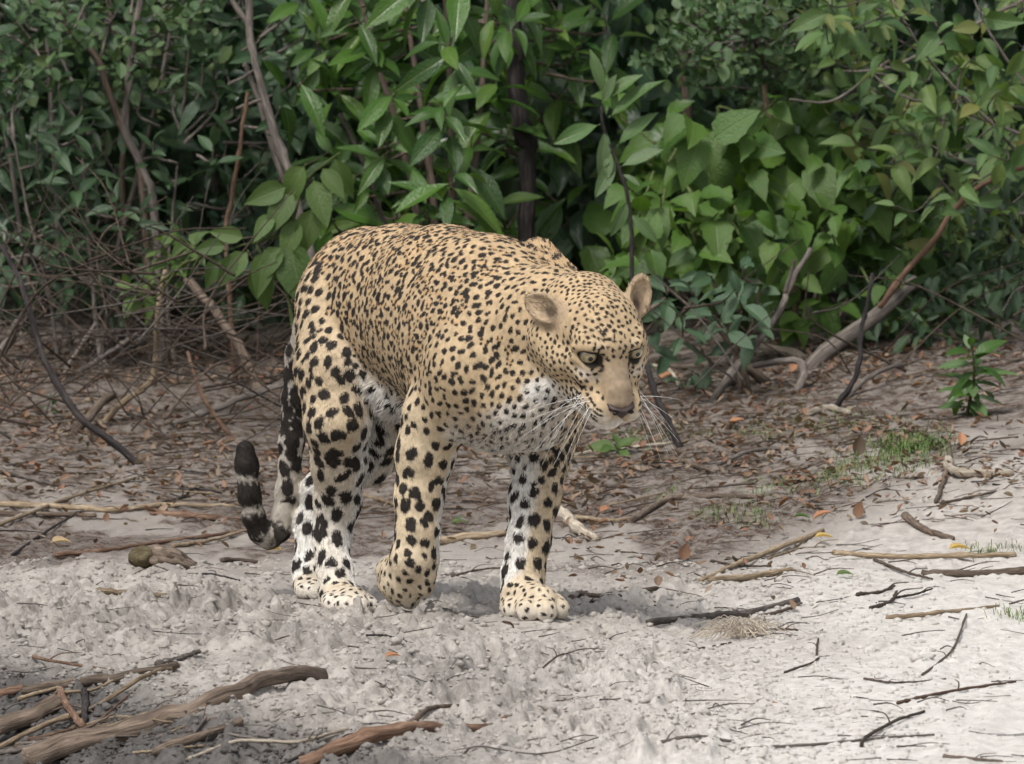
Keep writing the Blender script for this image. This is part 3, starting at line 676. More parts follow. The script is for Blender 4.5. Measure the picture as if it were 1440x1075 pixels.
# ---- 3 bright heart-leaved shrub
b = gpt(1040, 4.2)
p = Plant('heart_leaf_shrub', 'bright green shrub with wide pointed toothed leaves right of the leopard head', 'shrub', b, 'heart', BK['green'], 503)
for top, Y in (((1010, 150), 4.0), ((1085, 170), 4.1), ((940, 230), 4.0), ((1150, 260), 4.1)):
    t = P(*top, Y); p.stem([b + (0, 0, -.02), b * .5 + t * .5 + (.0, 0, .0), t], .008, .004)
for (x, y, Y, n, sz) in ((1010, 170, 3.8, 5, 105), (1050, 190, 3.8, 5, 95), (930, 280, 3.6, 5, 80), (975, 270, 3.6, 5, 85), (960, 330, 3.55, 5, 80), (1010, 300, 3.6, 5, 80), (1060, 300, 3.6, 5, 80), (1090, 330, 3.6, 5, 75),
     (1000, 360, 3.6, 5, 75), (920, 340, 3.55, 4, 70), (1120, 300, 3.7, 5, 75), (1150, 220, 3.9, 5, 90), (1190, 260, 3.9, 4, 90), (1130, 180, 4.0, 5, 85), (1180, 190, 4.0, 4, 85), (1060, 240, 3.8, 5, 90), (970, 200, 3.9, 4, 95),
     (1040, 380, 3.7, 4, 70), (1120, 370, 3.7, 4, 70), (1170, 330, 3.8, 4, 85), (1210, 320, 3.9, 4, 85), (1240, 370, 4.0, 4, 75), (1290, 340, 4.0, 4, 70), (860, 360, 3.7, 4, 60), (900, 300, 3.8, 4, 70), (1080, 410, 3.8, 4, 65), (1150, 420, 3.9, 4, 60)):
    p.whorl(P(x, y, Y), (p.rs.normal(0, .5), -.5, .5), n, sz * KM * .86, droop=.9, spread=1.1, along=.8, jit=.45)
for _ in range(80):
    x, y, Y = p.rs.uniform(870, 1330), p.rs.uniform(120, 440), p.rs.uniform(3.7, 4.8)
    p.whorl(P(x, y, Y), (p.rs.normal(0, .5), -.4, .5), 5, p.rs.uniform(42, 80) * KM, droop=.9, spread=1.1, along=.8)
p.done()
# ---- 4 small-leaved bush, top right
b = gpt(1130, 4.6)
p = Plant('small_leaf_bush', 'dense bush of tiny rounded leaves hanging at the top right of centre', 'bush', b, 'round', BK['grey'], 504)
for top, Y in (((1000, -40), 4.2), ((1090, -60), 4.2), ((1190, -50), 4.3), ((1060, 60), 4.0)):
    t = P(*top, Y); p.stem([b + (0, 0, -.02), b * .45 + t * .55 + (.05, 0, 0), t], .010, .004)
for k in range(150):
    a, rr = p.rs.uniform(0, 6.28), math.sqrt(p.rs.random())
    x, y = 1085 + 150 * rr * math.cos(a), 40 + 95 * rr * math.sin(a); Y = 3.75 + .35 * rr ** 2 + p.rs.uniform(0, .35)
    if k < 10: x, y, Y = 925 + k * 8, 75 - 2 * k + p.rs.normal(0, 10), 3.8
    p.whorl(P(x, y, Y), (p.rs.normal(0, .6), -.5, .35), 8, p.rs.uniform(21, 29) * KM, droop=.2, spread=.9, along=2.4, r=.0014, jit=.6)
p.done()
# ---- 5 olive shrub, right edge
b = gpt(1420, 4.0)
p = Plant('arching_shrub', 'olive green shrub with arching twigs and spotted leaves at the upper right edge', 'shrub', b, 'ovate', BK['grey'], 505)
AR = [[(1255, 0), (1300, 75), (1350, 130), (1400, 180), (1460, 250)], [(1365, -10), (1400, 60), (1450, 130)], [(1175, 100), (1240, 98), (1290, 78), (1380, 30), (1450, -5)], [(1110, 140), (1170, 142), (1225, 105), (1250, 85)],
      [(1180, 60), (1260, 130), (1330, 150), (1440, 190)], [(1290, 195), (1350, 225), (1400, 240), (1450, 242)], [(1330, 110), (1370, 170), (1410, 200), (1450, 225)], [(1250, 280), (1275, 245), (1315, 222), (1330, 150)], [(1310, 240), (1350, 280), (1400, 300), (1460, 300)]]
for k, a in enumerate(AR): p.stem(tpath(a, 3.4 + .07 * k, False), .0022, .0036)
p.stem([P(1460, 60, 3.9), P(1470, 300, 3.9), b], .008, .012)
for (x, y, n, sz) in ((1345, 75, 5, 58), (1370, 80, 5, 55), (1300, 160, 5, 52), (1400, 90, 4, 55), (1420, 120, 5, 55), (1340, 130, 5, 55), (1290, 200, 5, 50), (1395, 160, 4, 60), (1250, 60, 4, 52), (1240, 20, 4, 55), (1200, 30, 4, 48), (1180, 65, 4, 40),
     (1320, 30, 4, 50), (1430, 60, 4, 52), (1330, 205, 5, 48), (1385, 215, 4, 45), (1420, 200, 4, 48), (1280, 100, 4, 50), (1440, 170, 4, 50), (1360, 250, 4, 42), (1310, 280, 4, 40), (1410, 270, 4, 45), (1160, 20, 4, 50), (1150, -10, 4, 60), (1290, 10, 4, 55), (1380, 10, 4, 55), (1435, 10, 4, 50), (1260, 290, 3, 40)):
    p.whorl(P(x, y, p.rs.uniform(3.2, 3.5)), (p.rs.normal(0, .6), -.4, .5), n, sz * KM * 1.1, droop=.8, spread=1.1, along=.9, r=.0014, jit=.5)
for _ in range(80):
    x, y, Y = p.rs.uniform(1150, 1470), p.rs.uniform(-80, 330), p.rs.uniform(3.6, 4.4)
    p.whorl(P(x, y, Y), (p.rs.normal(0, .6), -.3, .5), 6, p.rs.uniform(42, 60) * KM, droop=.7, spread=1.1, along=1.0, r=.0014, jit=.5)
p.done()
# ---- 6 dark blue-green low shrub right of the head
b = gpt(1010, 3.5)
p = Plant('low_dark_shrub', 'low blue-green shrub with oblong leaves just right of the leopard face', 'shrub', b, 'oblong', BK['brown'], 506)
for a in ([(930, 400), (980, 440), (1030, 490)], [(1000, 390), (1020, 440), (1040, 500)], [(1070, 400), (1060, 450), (1045, 500)]): p.stem(tpath(a, 3.3), .003, .005)
for (x, y, n, sz) in ((935, 400, 6, 52), (975, 410, 6, 52), (960, 450, 6, 48), (1000, 440, 6, 50), (1035, 410, 6, 52), (1065, 390, 5, 55), (1020, 470, 5, 45), (1060, 440, 6, 50), (925, 460, 5, 45), (985, 490, 5, 42), (990, 385, 5, 50), (1045, 375, 5, 50), (915, 430, 5, 45), (940, 495, 4, 40), (975, 520, 4, 34)):
    p.whorl(P(x, y, p.rs.uniform(3.1, 3.5)), (p.rs.normal(0, .5), -.4, .6), n, sz * KM, droop=.5, along=.8, jit=.4)
p.done()
# ---- 7 narrow dark-leaved climber, right
b = gpt(1340, 4.4)
p = Plant('trailing_vine', 'dark narrow-leaved vine trailing under the olive shrub at the right', 'vine', b, 'dlance', BK['green'], 507)
for a in ([(1300, 60), (1270, 160), (1265, 260), (1290, 400)], [(1440, 330), (1390, 400), (1330, 440), (1255, 478)], [(1360, 250), (1350, 330), (1360, 420)]): p.stem(tpath(a, 4.0, False), .0018, .0024)
for k_ in range(130):
    x, y, Y = p.rs.uniform(1180, 1470), p.rs.uniform(200, 470) if k_ < 75 else p.rs.uniform(370, 500), p.rs.uniform(3.5, 4.8)
    p.whorl(P(x, y, Y), (p.rs.normal(0, .7), -.4, .2), 6, p.rs.uniform(32, 52) * KM, droop=.6, along=1.2, r=.0014, jit=.5)
p.done()
# ---- 8 small-leaved tangle, upper left
b = gpt(60, 4.5)
p = Plant('tangled_bush', 'tangled dull green bush of small leaves and bare stems at the upper left', 'bush', b, 'round', BK['grey'], 508)
for a in ([(60, -20), (70, 120), (80, 300), (90, 420)], [(-20, 60), (10, 200), (40, 400)], [(250, -20), (225, 120), (190, 260), (150, 420)]): p.stem(tpath(a, 4.3), .004, .007)
for k in range(120):
    x, y = p.rs.uniform(-40, 300), p.rs.triangular(-60, 20, 150); Y = p.rs.uniform(3.8, 4.9)
    p.whorl(P(x, y, Y), (p.rs.normal(0, .6), -.5, .35), 7, p.rs.uniform(20, 32) * KM, droop=.3, along=2.2, r=.0014, jit=.6)
p.done()
# ---- 9 dark-leaved shrub left
b = gpt(140, 4.2)
p = Plant('willowy_shrub', 'dull dark green shrub with upright narrow leaves among the bare stems at the left', 'shrub', b, 'dlance', BK['grey'], 509)
for a in ([(110, 170), (120, 260), (130, 400)], [(20, 200), (40, 300), (70, 420)], [(250, 230), (240, 330), (235, 420)]): p.stem(tpath(a, 4.0), .0025, .005)
for (x, y, n, sz) in ((112, 165, 8, 62), (85, 175, 6, 52), (60, 215, 6, 50), (20, 190, 6, 55), (10, 150, 6, 50), (125, 230, 8, 60), (95, 240, 6, 55), (110, 290, 8, 60), (140, 310, 6, 48), (75, 290, 6, 50), (160, 270, 6, 45), (200, 300, 6, 45), (215, 200, 6, 45), (285, 90, 4, 75), (265, 70, 5, 50), (30, 130, 6, 50), (45, 260, 5, 45),
     (240, 250, 6, 45), (290, 270, 6, 40), (300, 200, 6, 45), (330, 130, 6, 48), (360, 60, 6, 50), (395, 150, 5, 50), (180, 350, 6, 45), (230, 330, 6, 45), (15, 330, 5, 40), (60, 350, 5, 40)):
    p.whorl(P(x, y, p.rs.uniform(3.7, 4.3)), (p.rs.normal(0, .4), -.4, .9), n, sz * KM, droop=.45, along=1.0, jit=.45)
for _ in range(150):
    x, y, Y = p.rs.uniform(-40, 430), p.rs.uniform(-60, 400), p.rs.uniform(4.0, 5.2)
    p.whorl(P(x, y, Y), (p.rs.normal(0, .5), -.3, .7), 7, p.rs.uniform(38, 64) * KM, droop=.5, along=1.0, jit=.5)
p.done()
# ---- 10 pale vine by the rump
b = gpt(400, 3.2)
p = Plant('pale_vine', 'pale yellow-green twining plant with hanging leaves beside the leopard rump', 'vine', b, 'vine', BK['green'], 510)
p.stem(tpath([(478, 215), (455, 232), (430, 255), (415, 300), (400, 330), (360, 345), (400, 400), (420, 520)], 3.0), .0022, .004)
p.stem(tpath([(300, 360), (340, 345), (380, 335), (415, 300)], 3.0, False), .0018, .0025)
for x, y, ax, ay, ln in ((430, 230, -30, 45, 62), (415, 270, -38, 48, 68), (440, 250, 18, 62, 70), (452, 235, 30, 40, 52), (420, 305, -22, 55, 62), (408, 335, 12, 82, 96), (402, 338, 8, 95, 90), (396, 345, -30, 42, 55), (372, 350, -8, 60, 66), (350, 352, -38, 40, 58), (330, 355, -20, 45, 52),
     (310, 362, -18, 30, 42), (386, 300, -30, 35, 48), (470, 220, 20, 55, 60), (440, 290, -14, 62, 66), (365, 365, 6, 70, 68), (405, 262, -55, 20, 60), (345, 335, -45, -10, 48), (320, 345, -48, 5, 46)):
    v = P(x + ax, y + ay, 3.0) - P(x, y, 3.0); v[1] = p.rs.uniform(-.4, .1) * np.linalg.norm(v)
    p.leaf(P(x, y, 3.0), v, (p.rs.normal(0, .4), -1, .35), ln * KM * 1.05)
for x, y in ((225, 340), (250, 330), (235, 365), (275, 345), (210, 380), (180, 400)):
    p.whorl(P(x, y, 3.2), (p.rs.normal(0, .5), -.4, .8), 5, 42 * KM, droop=.5, along=.9)
p.done()
# ---- 11 seedling on the bank and weeds
b = G(1360, 588)
p = Plant('seedling', 'small leafy green seedling growing alone on the sandy bank at the right', 'seedling', b, 'lance', BK['green'], 511)
Yb = b[1]; p.stem([P(1366, 478, Yb), P(1370, 530, Yb), b], .002, .0032)
for (x, y, n, sz, dr) in ((1364, 488, 5, 44, .1), (1368, 505, 7, 52, .4), (1370, 528, 8, 54, .7), (1366, 548, 8, 52, .9), (1364, 565, 8, 50, 1.0)):
    p.whorl(P(x, y, Yb), (p.rs.normal(0, .15), -.2, 1), n, sz * KM, droop=dr, spread=1.3, along=.4, twig=False, jit=.3)
for k_, l_ in enumerate(p.leaves): p.leaves[k_] = ('slance' if k_ % 2 else 'seed', l_[1])
p.done()
for lab, (x, y), n, sz, kd in (('cluster of limp pale green leaves lying in the litter under the leopard chin', (868, 645), 7, 40, 'vine'), ('pale wilted leaf clump on the ground behind the near hind leg', (548, 662), 5, 38, 'vine'), ('tiny green weed in the sand between the forelegs', (645, 745), 4, 12, 'heart'),
                               ('dark broad-leaved weed at the foot of the shrub below the leopard ear', (985, 545), 6, 36, 'dlance'), ('small weed with three leaves at the left in the brown litter', (72, 580), 5, 34, 'dlance')):
    b = G(x, y); p = Plant('weed', lab, 'weed', b, kd, BK['green'], seedn())
    p.whorl(b + (0, 0, .02), (0, -.2, 1), n, sz * KM, droop=.2, spread=1.5, along=.2, twig=False); p.done()

# ================================================================== standing stems and dead wood at the bushes' feet
TR = [
 ('tree', 'dark slender tree trunk with a slight kink rising behind the leopard back', 'tree', [(720, -60), (723, 60), (727, 120), (735, 170), (742, 215), (743, 280), (741, 345)], 11.5, 12, 'dark', 4.3),
 ('tree', 'thin brownish trunk half hidden by leaves above the leopard ears', 'tree', [(950, -60), (962, 90), (967, 170), (971, 260), (974, 380)], 7, 8.5, 'brown', 4.7),
 ('tree', 'smooth grey forked stem slanting down to the leopard rump', 'tree', [(349, -40), (352, 55), (362, 100), (385, 180), (405, 235), (425, 310), (440, 370)], 5, 6.5, 'grey', 3.7),
 ('tree', 'pinkish-grey upright stem with a kink at the upper left', 'tree', [(205, -40), (190, 40), (183, 90), (178, 140), (176, 185), (190, 215), (206, 252), (216, 300)], 5, 6, 'grey', 4.0),
 ('tree', 'brown leaning stem meeting the pinkish-grey stem at the upper left', 'tree', [(80, 20), (105, 50), (135, 80), (150, 120), (165, 165), (180, 200), (200, 260)], 5, 6, 'brown', 4.1),
 ('sapling', 'thin orange-brown stem standing left of the grey forked stem', 'stem', [(348, 130), (342, 170), (335, 220), (325, 280), (318, 340)], 2.6, 3.4, 'red', 3.8),
 ('tree', 'pale grey stem deep in the shade left of the grey forked stem', 'tree', [(270, -30), (283, 60), (290, 110), (296, 160), (303, 235), (306, 300)], 5, 6, 'grey', 4.9),
 ('tree', 'second grey stem close behind the grey forked stem', 'tree', [(340, 80), (360, 130), (375, 180), (392, 235), (418, 300), (432, 350)], 4, 5, 'grey', 4.1),
 ('sapling', 'reddish thin stem between the top left corner and the pinkish stem', 'stem', [(150, -20), (158, 40), (166, 90), (172, 130), (174, 200), (172, 280)], 3.2, 4, 'brown', 4.6),
 ('sapling', 'tan upright stem among the heart-shaped leaves', 'stem', [(1075, 120), (1085, 180), (1097, 230), (1106, 270), (1112, 340)], 4, 4.4, 'tan', 4.0),
 ('sapling', 'thin brown stem right of the heart-leaved shrub', 'stem', [(1262, 160), (1255, 230), (1247, 300), (1240, 380)], 3.4, 4, 'brown', 4.3),
 ('sapling', 'thin grey-brown stem slanting down behind the leopard back', 'stem', [(478, 160), (500, 205), (520, 250), (535, 300), (545, 340)], 3, 4, 'grey', 3.9),
 ('branch', 'dark dead branch curving down from the left edge to the ground', 'branch', [(2, 345), (25, 387), (33, 407), (43, 440), (57, 491), (74, 527), (100, 571), (124, 598), (157, 621), (198, 655)], 3.5, 5, 'dark', (2.5, 1.5)),
 ('branch', 'pale tan stem bending at its foot left of the tail', 'branch', [(233, 380), (223, 427), (219, 474), (218, 517), (208, 541), (177, 564), (147, 595)], 3.2, 5, 'tan', (2.9, 2.6)),
 ('branch', 'thin straight grey stick leaning in the brushwood at the left', 'stick', [(167, 390), (147, 430), (124, 470), (100, 507), (87, 530)], 2.6, 3.2, 'grey', (3.2, 3.0)),
 ('branch', 'grey hook-shaped stem in the brushwood left of the pale tan stem', 'branch', [(176, 415), (151, 447), (144, 481), (147, 511), (161, 522), (186, 523)], 3.2, 4, 'grey', (3.1, 2.9)),
 ('branch', 'grey stick lying slanted across the foot of the brushwood', 'stick', [(194, 470), (147, 501), (114, 521), (84, 536)], 3.2, 3.6, 'grey', (3.1, 3.0)),
 ('branch', 'thick grey-brown dead limb leaning down beside the leopard rump', 'branch', [(262, 392), (301, 437), (335, 484), (355, 527), (364, 556)], 6, 7.5, 'brown', (3.0, 2.6)),
 ('branch', 'reddish dead twig with withered pale leaves standing left of the tail tip', 'branch', [(264, 495), (278, 541), (295, 574), (326, 617)], 2.4, 3.2, 'red', (2.4, 1.7)),
 ('branch', 'long grey stick sloping up through the litter towards the leopard rump', 'stick', [(400, 540), (301, 574), (226, 606)], 4.2, 4.6, 'grey', (2.6, 2.0)),
 ('branch', 'stout grey broken limb at the left edge in the brushwood', 'branch', [(36, 440), (20, 467), (-10, 512)], 7, 8, 'grey', (3.1, 2.9)),
 ('branch', 'brown arched root in the litter left of the grey stick', 'root', [(160, 555), (140, 570), (122, 590), (100, 612)], 6, 7, 'brown', (2.4, 1.9)),
 ('branch', 'jagged dead branch sticking up right of the low blue-green shrub', 'branch', [(1140, 350), (1121, 381), (1107, 411), (1101, 430), (1080, 460), (1061, 486), (1039, 512), (1001, 566)], 3.6, 6, 'grey', (3.2, 2.5)),
 ('log', 'thick weathered fallen log leaning under the shrubs at the right', 'log', [(1290, 394), (1260, 421), (1230, 448), (1196, 471), (1162, 494), (1136, 522)], 8.5, 12, 'grey', (3.5, 2.8)),
 ('branch', 'long thin reddish stem arching from the right edge down to the log', 'branch', [(1450, 232), (1400, 250), (1350, 285), (1312, 340), (1275, 381), (1237, 432)], 3, 4.4, 'red', (3.1, 2.8)),
 ('branch', 'short pale grey stub pointing left from the log foot', 'stick', [(1070, 487), (1102, 494), (1142, 507)], 5, 6, 'pale', (2.8, 2.8)),
 ('branch', 'dark upright bent stem crossing in front of the fallen log', 'branch', [(1227, 385), (1219, 430), (1211, 464), (1209, 509), (1196, 542), (1174, 573)], 3, 4.4, 'dark', (2.8, 2.2)),
 ('branch', 'looped brown root beside the foot of the jagged dead branch', 'root', [(1028, 540), (1040, 524), (1056, 519), (1080, 540)], 6, 7, 'brown', (2.7, 2.6)),
 ('branch', 'thin straight twig standing between the jagged branch and the log', 'stick', [(1162, 383), (1140, 430), (1121, 479), (1108, 512)], 2.2, 2.6, 'grey', (3.0, 2.8)),
 ('branch', 'short curved grey root at the foot of the log', 'root', [(1060, 515), (1110, 508), (1128, 512), (1129, 531), (1117, 558)], 4.5, 6, 'grey', (2.6, 2.4)),
 ('branch', 'blackish stick leaning in the litter right of the leopard whiskers', 'stick', [(908, 510), (922, 554), (941, 595), (957, 630)], 4, 5, 'dark', (2.2, 1.6)),
 ('branch', 'pale curved twig arching just right of the leopard cheek', 'stick', [(913, 515), (937, 517), (950, 532), (957, 548)], 2.8, 2.4, 'pale', (2.3, 2.2)),
 ('branch', 'slim twig rising from the log end towards the shrubs', 'stick', [(1192, 420), (1176, 455), (1165, 480), (1150, 505)], 2.2, 3, 'brown', (2.9, 2.8)),
 ('branch', 'slanting grey twig in the shade right of the log', 'stick', [(1272, 513), (1245, 520), (1215, 535), (1190, 560)], 3, 4, 'grey', (2.8, 2.3)),
]
for nm, lab, cat, pts, r0, r1, mt, Y in TR:
    w = tpath(pts, G(1136, 522)[1] - .08, False) if 'arching from' in lab else gpath(pts, Y[0] - Y[1]) if isinstance(Y, tuple) else tpath(pts, Y, True); k = (w[0][1] - CAM_Y) / FPX
    sp_ = [(w, r0 * k, r1 * k, seedn(), 9)]
    fk = []
    if 'forked' in lab: fk.append((tpath([(318, -20), (330, 8), (345, 28), (352, 45)], Y, False), 3.4 * k, 4 * k, seedn(), 7))
    if 'jagged' in lab: fk.append((tpath([(1118, 365), (1112, 385), (1104, 412)], 3.2, False), 2 * k, 3 * k, seedn(), 6))
    o = tag(empty(nm, w[-1]), lab, cat)
    part = 'trunk' if nm in ('tree', 'log') else 'stem'
    me = limb_mesh(part, sp_, BK[mt]); me.transform(Matrix.Translation(-Vector(w[-1]))); add_obj(part, me, o, (0, 0, 0))
    for f_ in fk: me = limb_mesh('fork', [f_], BK[mt]); me.transform(Matrix.Translation(-Vector(w[-1]))); add_obj('fork', me, o, (0, 0, 0))

# ---- brushwood: fine dead twigs nobody could count, at the bushes' feet
rs = np.random.default_rng(77); sp_ = []
for k in range(420):
    left = rs.random() < .82
    px, py = (rs.uniform(-30, 430), rs.uniform(360, 620)) if left else (rs.uniform(900, 1460), rs.uniform(430, 570))
    a = P(px, py, rs.uniform(2.6, 4.6)); g = gz(a[0], a[1]); a[2] = max(a[2], g + .005)
    an = rs.uniform(-1.2, 1.2) if left else rs.uniform(-.9, .9); L = rs.uniform(.10, .40)
    d = np.array((math.cos(an) * rs.choice((-1, 1)), rs.normal(0, .4), abs(math.sin(an)))) * L
    q = a + d; m_ = a + d * .5 + rs.normal(0, .03, 3); q[2] = max(q[2], gz(q[0], q[1]) + .004)
    sp_.append(([a, m_, q], rs.uniform(.0012, .0032), .001, int(rs.integers(1e6)), 4))
for nm, mt, sl in (('brushwood', 'grey', slice(0, 60)), ('brushwood', 'brown', slice(60, 170)), ('brushwood', 'deep', slice(170, 260))):
    o = add_obj(nm, limb_mesh(nm, sp_[sl], BK[mt])); tag(o, None, None, None, 'stuff')

# ---- the thicket behind: leaves past counting, rising above the frame; overhead cover added to cut light
rs = np.random.default_rng(78); items = []
def rl(x, y, z, sz, kd):
    ax = np.array((rs.normal(0, .6), rs.normal(-.3, .5), rs.normal(-.4, .5))); items.append((kd, leaf_matrix(np.array((x, y, z)), ax, np.array((rs.normal(0, .5), -.5 + rs.normal(0, .4), .8)), sz)))
for k in range(13000):
    f = rs.random() ** 1.5; y = 4.7 + 4.0 * f; x = rs.uniform(-1.7, 1.7); z = gz(x, y) + (rs.uniform(.02, 1.6) if x < -.35 or rs.random() < .8 else rs.uniform(.0, .4))
    rl(x, y, z, rs.uniform(.06, .13) * (1 + .5 * f), 'tl' if rs.random() < .75 else 'tb')
for k in range(2600):                     # unseen overhanging growth, added to darken the bushes below
    x, y, z = rs.uniform(-3.2, 3.2), rs.uniform(3.9, 7.5), rs.uniform(1.5, 3.0)
    rl(x, y, z, rs.uniform(.12, .24), 'tl' if rs.random() < .5 else 'tb')
for k in range(1600):
    sx = rs.choice((-1, 1)); x, y = sx * rs.uniform(1.5, 4.0), rs.uniform(4.0, 7.5); z = gz(x, y) + rs.uniform(.05, 2.6)
    rl(x, y, z, rs.uniform(.10, .20), 'tl' if rs.random() < .6 else 'tb')
leaf_mass('thicket', items, rs)

# ================================================================== litter, leaf by leaf
DL = leaf_meshes('dry_leaf', G_['dry'], .46, 6, tip=.85, base=.85, curl=-.25, fold=.9, n=5)
for me, v, f in DL: pass
def lay_leaf(name, me, c, sz, yaw, tilt, label, cat='leaf', group=None):
    o = bpy.data.objects.new(name, me); COL.objects.link(o); o.location = c
    o.rotation_euler = (tilt[0], tilt[1], yaw); o.scale = (sz, sz, sz); return tag(o, label, cat, group)
def lone(mat, w, **kw): return leaf_meshes('dry_leaf', G_[mat], w, 1, **kw)[0][0]
for lab, mat, (x, y), sz, yw, tl in (
     ('bright yellow petal lying on the sand under the tail loop', 'yellow', (398, 780), 22, 1.3, (.2, .1)), ('round buff dry leaf on bare sand at the left', 'buff', (70, 768), 32, -1.2, (.25, .3)),
     ('upright orange-pink dry leaf on the bank below the seedling', 'orange', (1352, 636), 26, 0.1, (1.1, .1)), ('orange-pink dry leaf in the litter right of the long pale stick', 'orange', (1024, 606), 24, -1.3, (.6, .3)),
     ('yellow curled leaf lying on the level tan stick at the right', 'yellow', (1332, 781), 34, -1.3, (.25, .1)), ('yellow leaf lying just above the straight straw-coloured stick', 'yellow', (1144, 766), 28, -1.4, (.25, .1)),
     ('flat reddish leaf standing in the litter at the right of centre', 'orange', (1142, 738), 30, -1.5, (.7, .2)), ('pale green leaf lying in litter left of the flat reddish leaf', 'vine', (1115, 739), 24, -1.6, (.2, .1)),
     ('orange leaf on the sand below centre', 'orange', (540, 945), 26, -1.2, (.3, .2)), ('small orange leaf crumb on the bright sand', 'orange', (1085, 999), 10, -1.0, (.2, .2)),
     ('green folded leaf on the sand near the straight straw-coloured stick', 'vine', (1174, 814), 26, -1.5, (.3, .2)), ('orange dry leaf at the left end of the fallen log', 'orange', (1112, 530), 26, -.6, (.9, .2)),
     ('rust leaf leaning right of the leopard cheek', 'orange', (925, 540), 30, -1.2, (.6, .2)), ('rust-coloured leaf on the sand right of the planted foreleg', 'orange', (842, 722), 24, -.9, (.5, .3))):
    me = lone(mat, .55, tip=.8, base=.85, curl=.2, fold=.5, n=6); c = G(x, y, .006)
    lay_leaf('dry_leaf', me, c - np.array((math.sin(-yw) * 0, 0, 0)), sz * (c[1] - CAM_Y) / FPX, yw, tl, lab)
for lab, (x, y), sz, yw in (('dark brown pointed leaf standing on the sand left of the straw-coloured stick', (960, 792), 26, .2), ('dark brown curled leaf standing right of the flat reddish leaf', (1205, 732), 26, -.3), ('grey-brown withered leaf standing in front of the grass patch', (1205, 645), 32, .5), ('small brown leaf standing at the end of the tan stick left of the tail', (148, 734), 14, .2)):
    me = lone('dry', .6, tip=.8, base=.8, curl=-.4, fold=1.0, n=6); c = G(x, y, .0)
    lay_leaf('dry_leaf', me, c, sz * (c[1] - CAM_Y) / FPX, yw, (1.25, .2), lab)
def litter_spot():
    while True:
        px, py = RNG.uniform(-20, 1460), RNG.uniform(485, 860)
        lim = 700 - 0 * px + RNG.normal(0, 45) + (70 if 800 < px < 1150 else 0) - (25 if px > 1150 else 0) * RNG.random()
        if py < lim:
            q = P(px, py, 0); yy = (py - 860) * -.0155
            if vnoise(np.array([q[0] * 3.0]), np.array([yy * 1.3]), None, 88)[0] > .42 or RNG.random() < .22: return px, py
pts_ = [litter_spot() for _ in range(4300)]; pts_.sort(key=lambda q: -q[1])
near_, rest_ = pts_[::15][:285], [q for k, q in enumerate(pts_) if k % 15]
LM['dry'] = DL; items = []
GN, GR = G_many(*np.array(near_).T), G_many(*np.array(rest_).T)
for c in GN:
    c = c + (0, 0, RNG.uniform(.002, .010)); me = DL[RNG.integers(6)][0]
    lay_leaf('dry_leaf', me, c, RNG.uniform(11, 25) * .00135, RNG.uniform(0, 6.28), (RNG.normal(0, .25), RNG.normal(0, .25)), 'brown dry leaf fallen in the litter ' + (lambda q: 'left of the leopard' if q < 420 else 'behind and beneath the leopard' if q < 830 else 'right of the leopard head' if q < 1150 else 'on the bank at the far right')(to_px(c)[0]), 'leaf', 'brown dry leaves in the litter')
for c in GR:
    c = c + (0, 0, RNG.uniform(.0, .010)); a = RNG.uniform(0, 6.28)
    items.append(('dry', leaf_matrix(c, np.array((math.cos(a), math.sin(a), RNG.normal(0, .3))), np.array((RNG.normal(0, .35), RNG.normal(0, .35), 1)), RNG.uniform(7, 19) * .00135)))
leaf_mass('leaf_litter', items, RNG)
# twigs strewn in the litter and over the sand
rs = np.random.default_rng(91); tv = []
TWM = [limb_mesh('twig', [([(0, 0, 0), (.35, rs.normal(0, .035), .0), (.7, rs.normal(0, .04), .0), (1, 0, .0)], rs.uniform(.010, .022), .007, 300 + k, 5)], BK[('brown', 'red', 'tan', 'brown', 'grey')[k % 5]]) for k in range(10)]
TWC = {m_.name: ('brown', 'reddish', 'tan', 'brown', 'grey')[k % 5] for k, m_ in enumerate(TWM)}
for k in range(290):
    if k < 235: px, py = litter_spot()
    else: px, py = rs.uniform(-20, 1460), rs.uniform(760, 1075)
    c = G(px, py, .003); L = rs.uniform(.03, .16) if k < 235 else rs.uniform(.02, .07)
    o = bpy.data.objects.new('twig', TWM[rs.integers(10)]); COL.objects.link(o); o.location = c; o.scale = (L, L, L)
    a = rs.normal(0, .35) + (math.pi if rs.random() < .5 else 0); q = c + np.array((math.cos(a), math.sin(a), 0)) * L
    o.rotation_euler = (0, -math.atan2(gz(q[0], q[1]) + .003 - c[2], L), a)
    qx, qy = to_px(c); pl = ('bare sand' if qy > 770 else 'brown leaf litter') + (' left of the leopard' if qx < 420 else ' beneath and behind the leopard' if qx < 830 else ' right of the leopard')
    tag(o, 'short thin ' + TWC[o.data.name] + ' dry twig strewn on ' + pl, 'twig', 'short dry twigs strewn over the ground')
sp_ = []
CS = G_many(*np.array([litter_spot() if k < 1450 else (rs.uniform(-20, 1460), rs.uniform(760, 1075)) for k in range(1700)]).T) + (0, 0, .003)
AN, LN_ = rs.normal(0, .5, 1700), rs.uniform(.02, .10, 1700)
QS = CS + np.stack((np.cos(AN), np.sin(AN), 0 * AN), 1) * LN_[:, None]; QS[:, 2] = zg(QS[:, 0], QS[:, 1]) + .004
for c, q in zip(CS, QS):
    sp_.append(([c, (c + q) / 2 + rs.normal(0, .004, 3), q], rs.uniform(.0006, .0016), .0005, int(rs.integers(1e6)), 4))
for mt, sl in (('brown', slice(0, 600)), ('tan', slice(600, 1000)), ('dark', slice(1000, 1350)), ('grey', slice(1350, 1700))):
    tag(add_obj('twig_litter', limb_mesh('twig_litter', sp_[sl], BK[mt])), None, None, None, 'stuff')

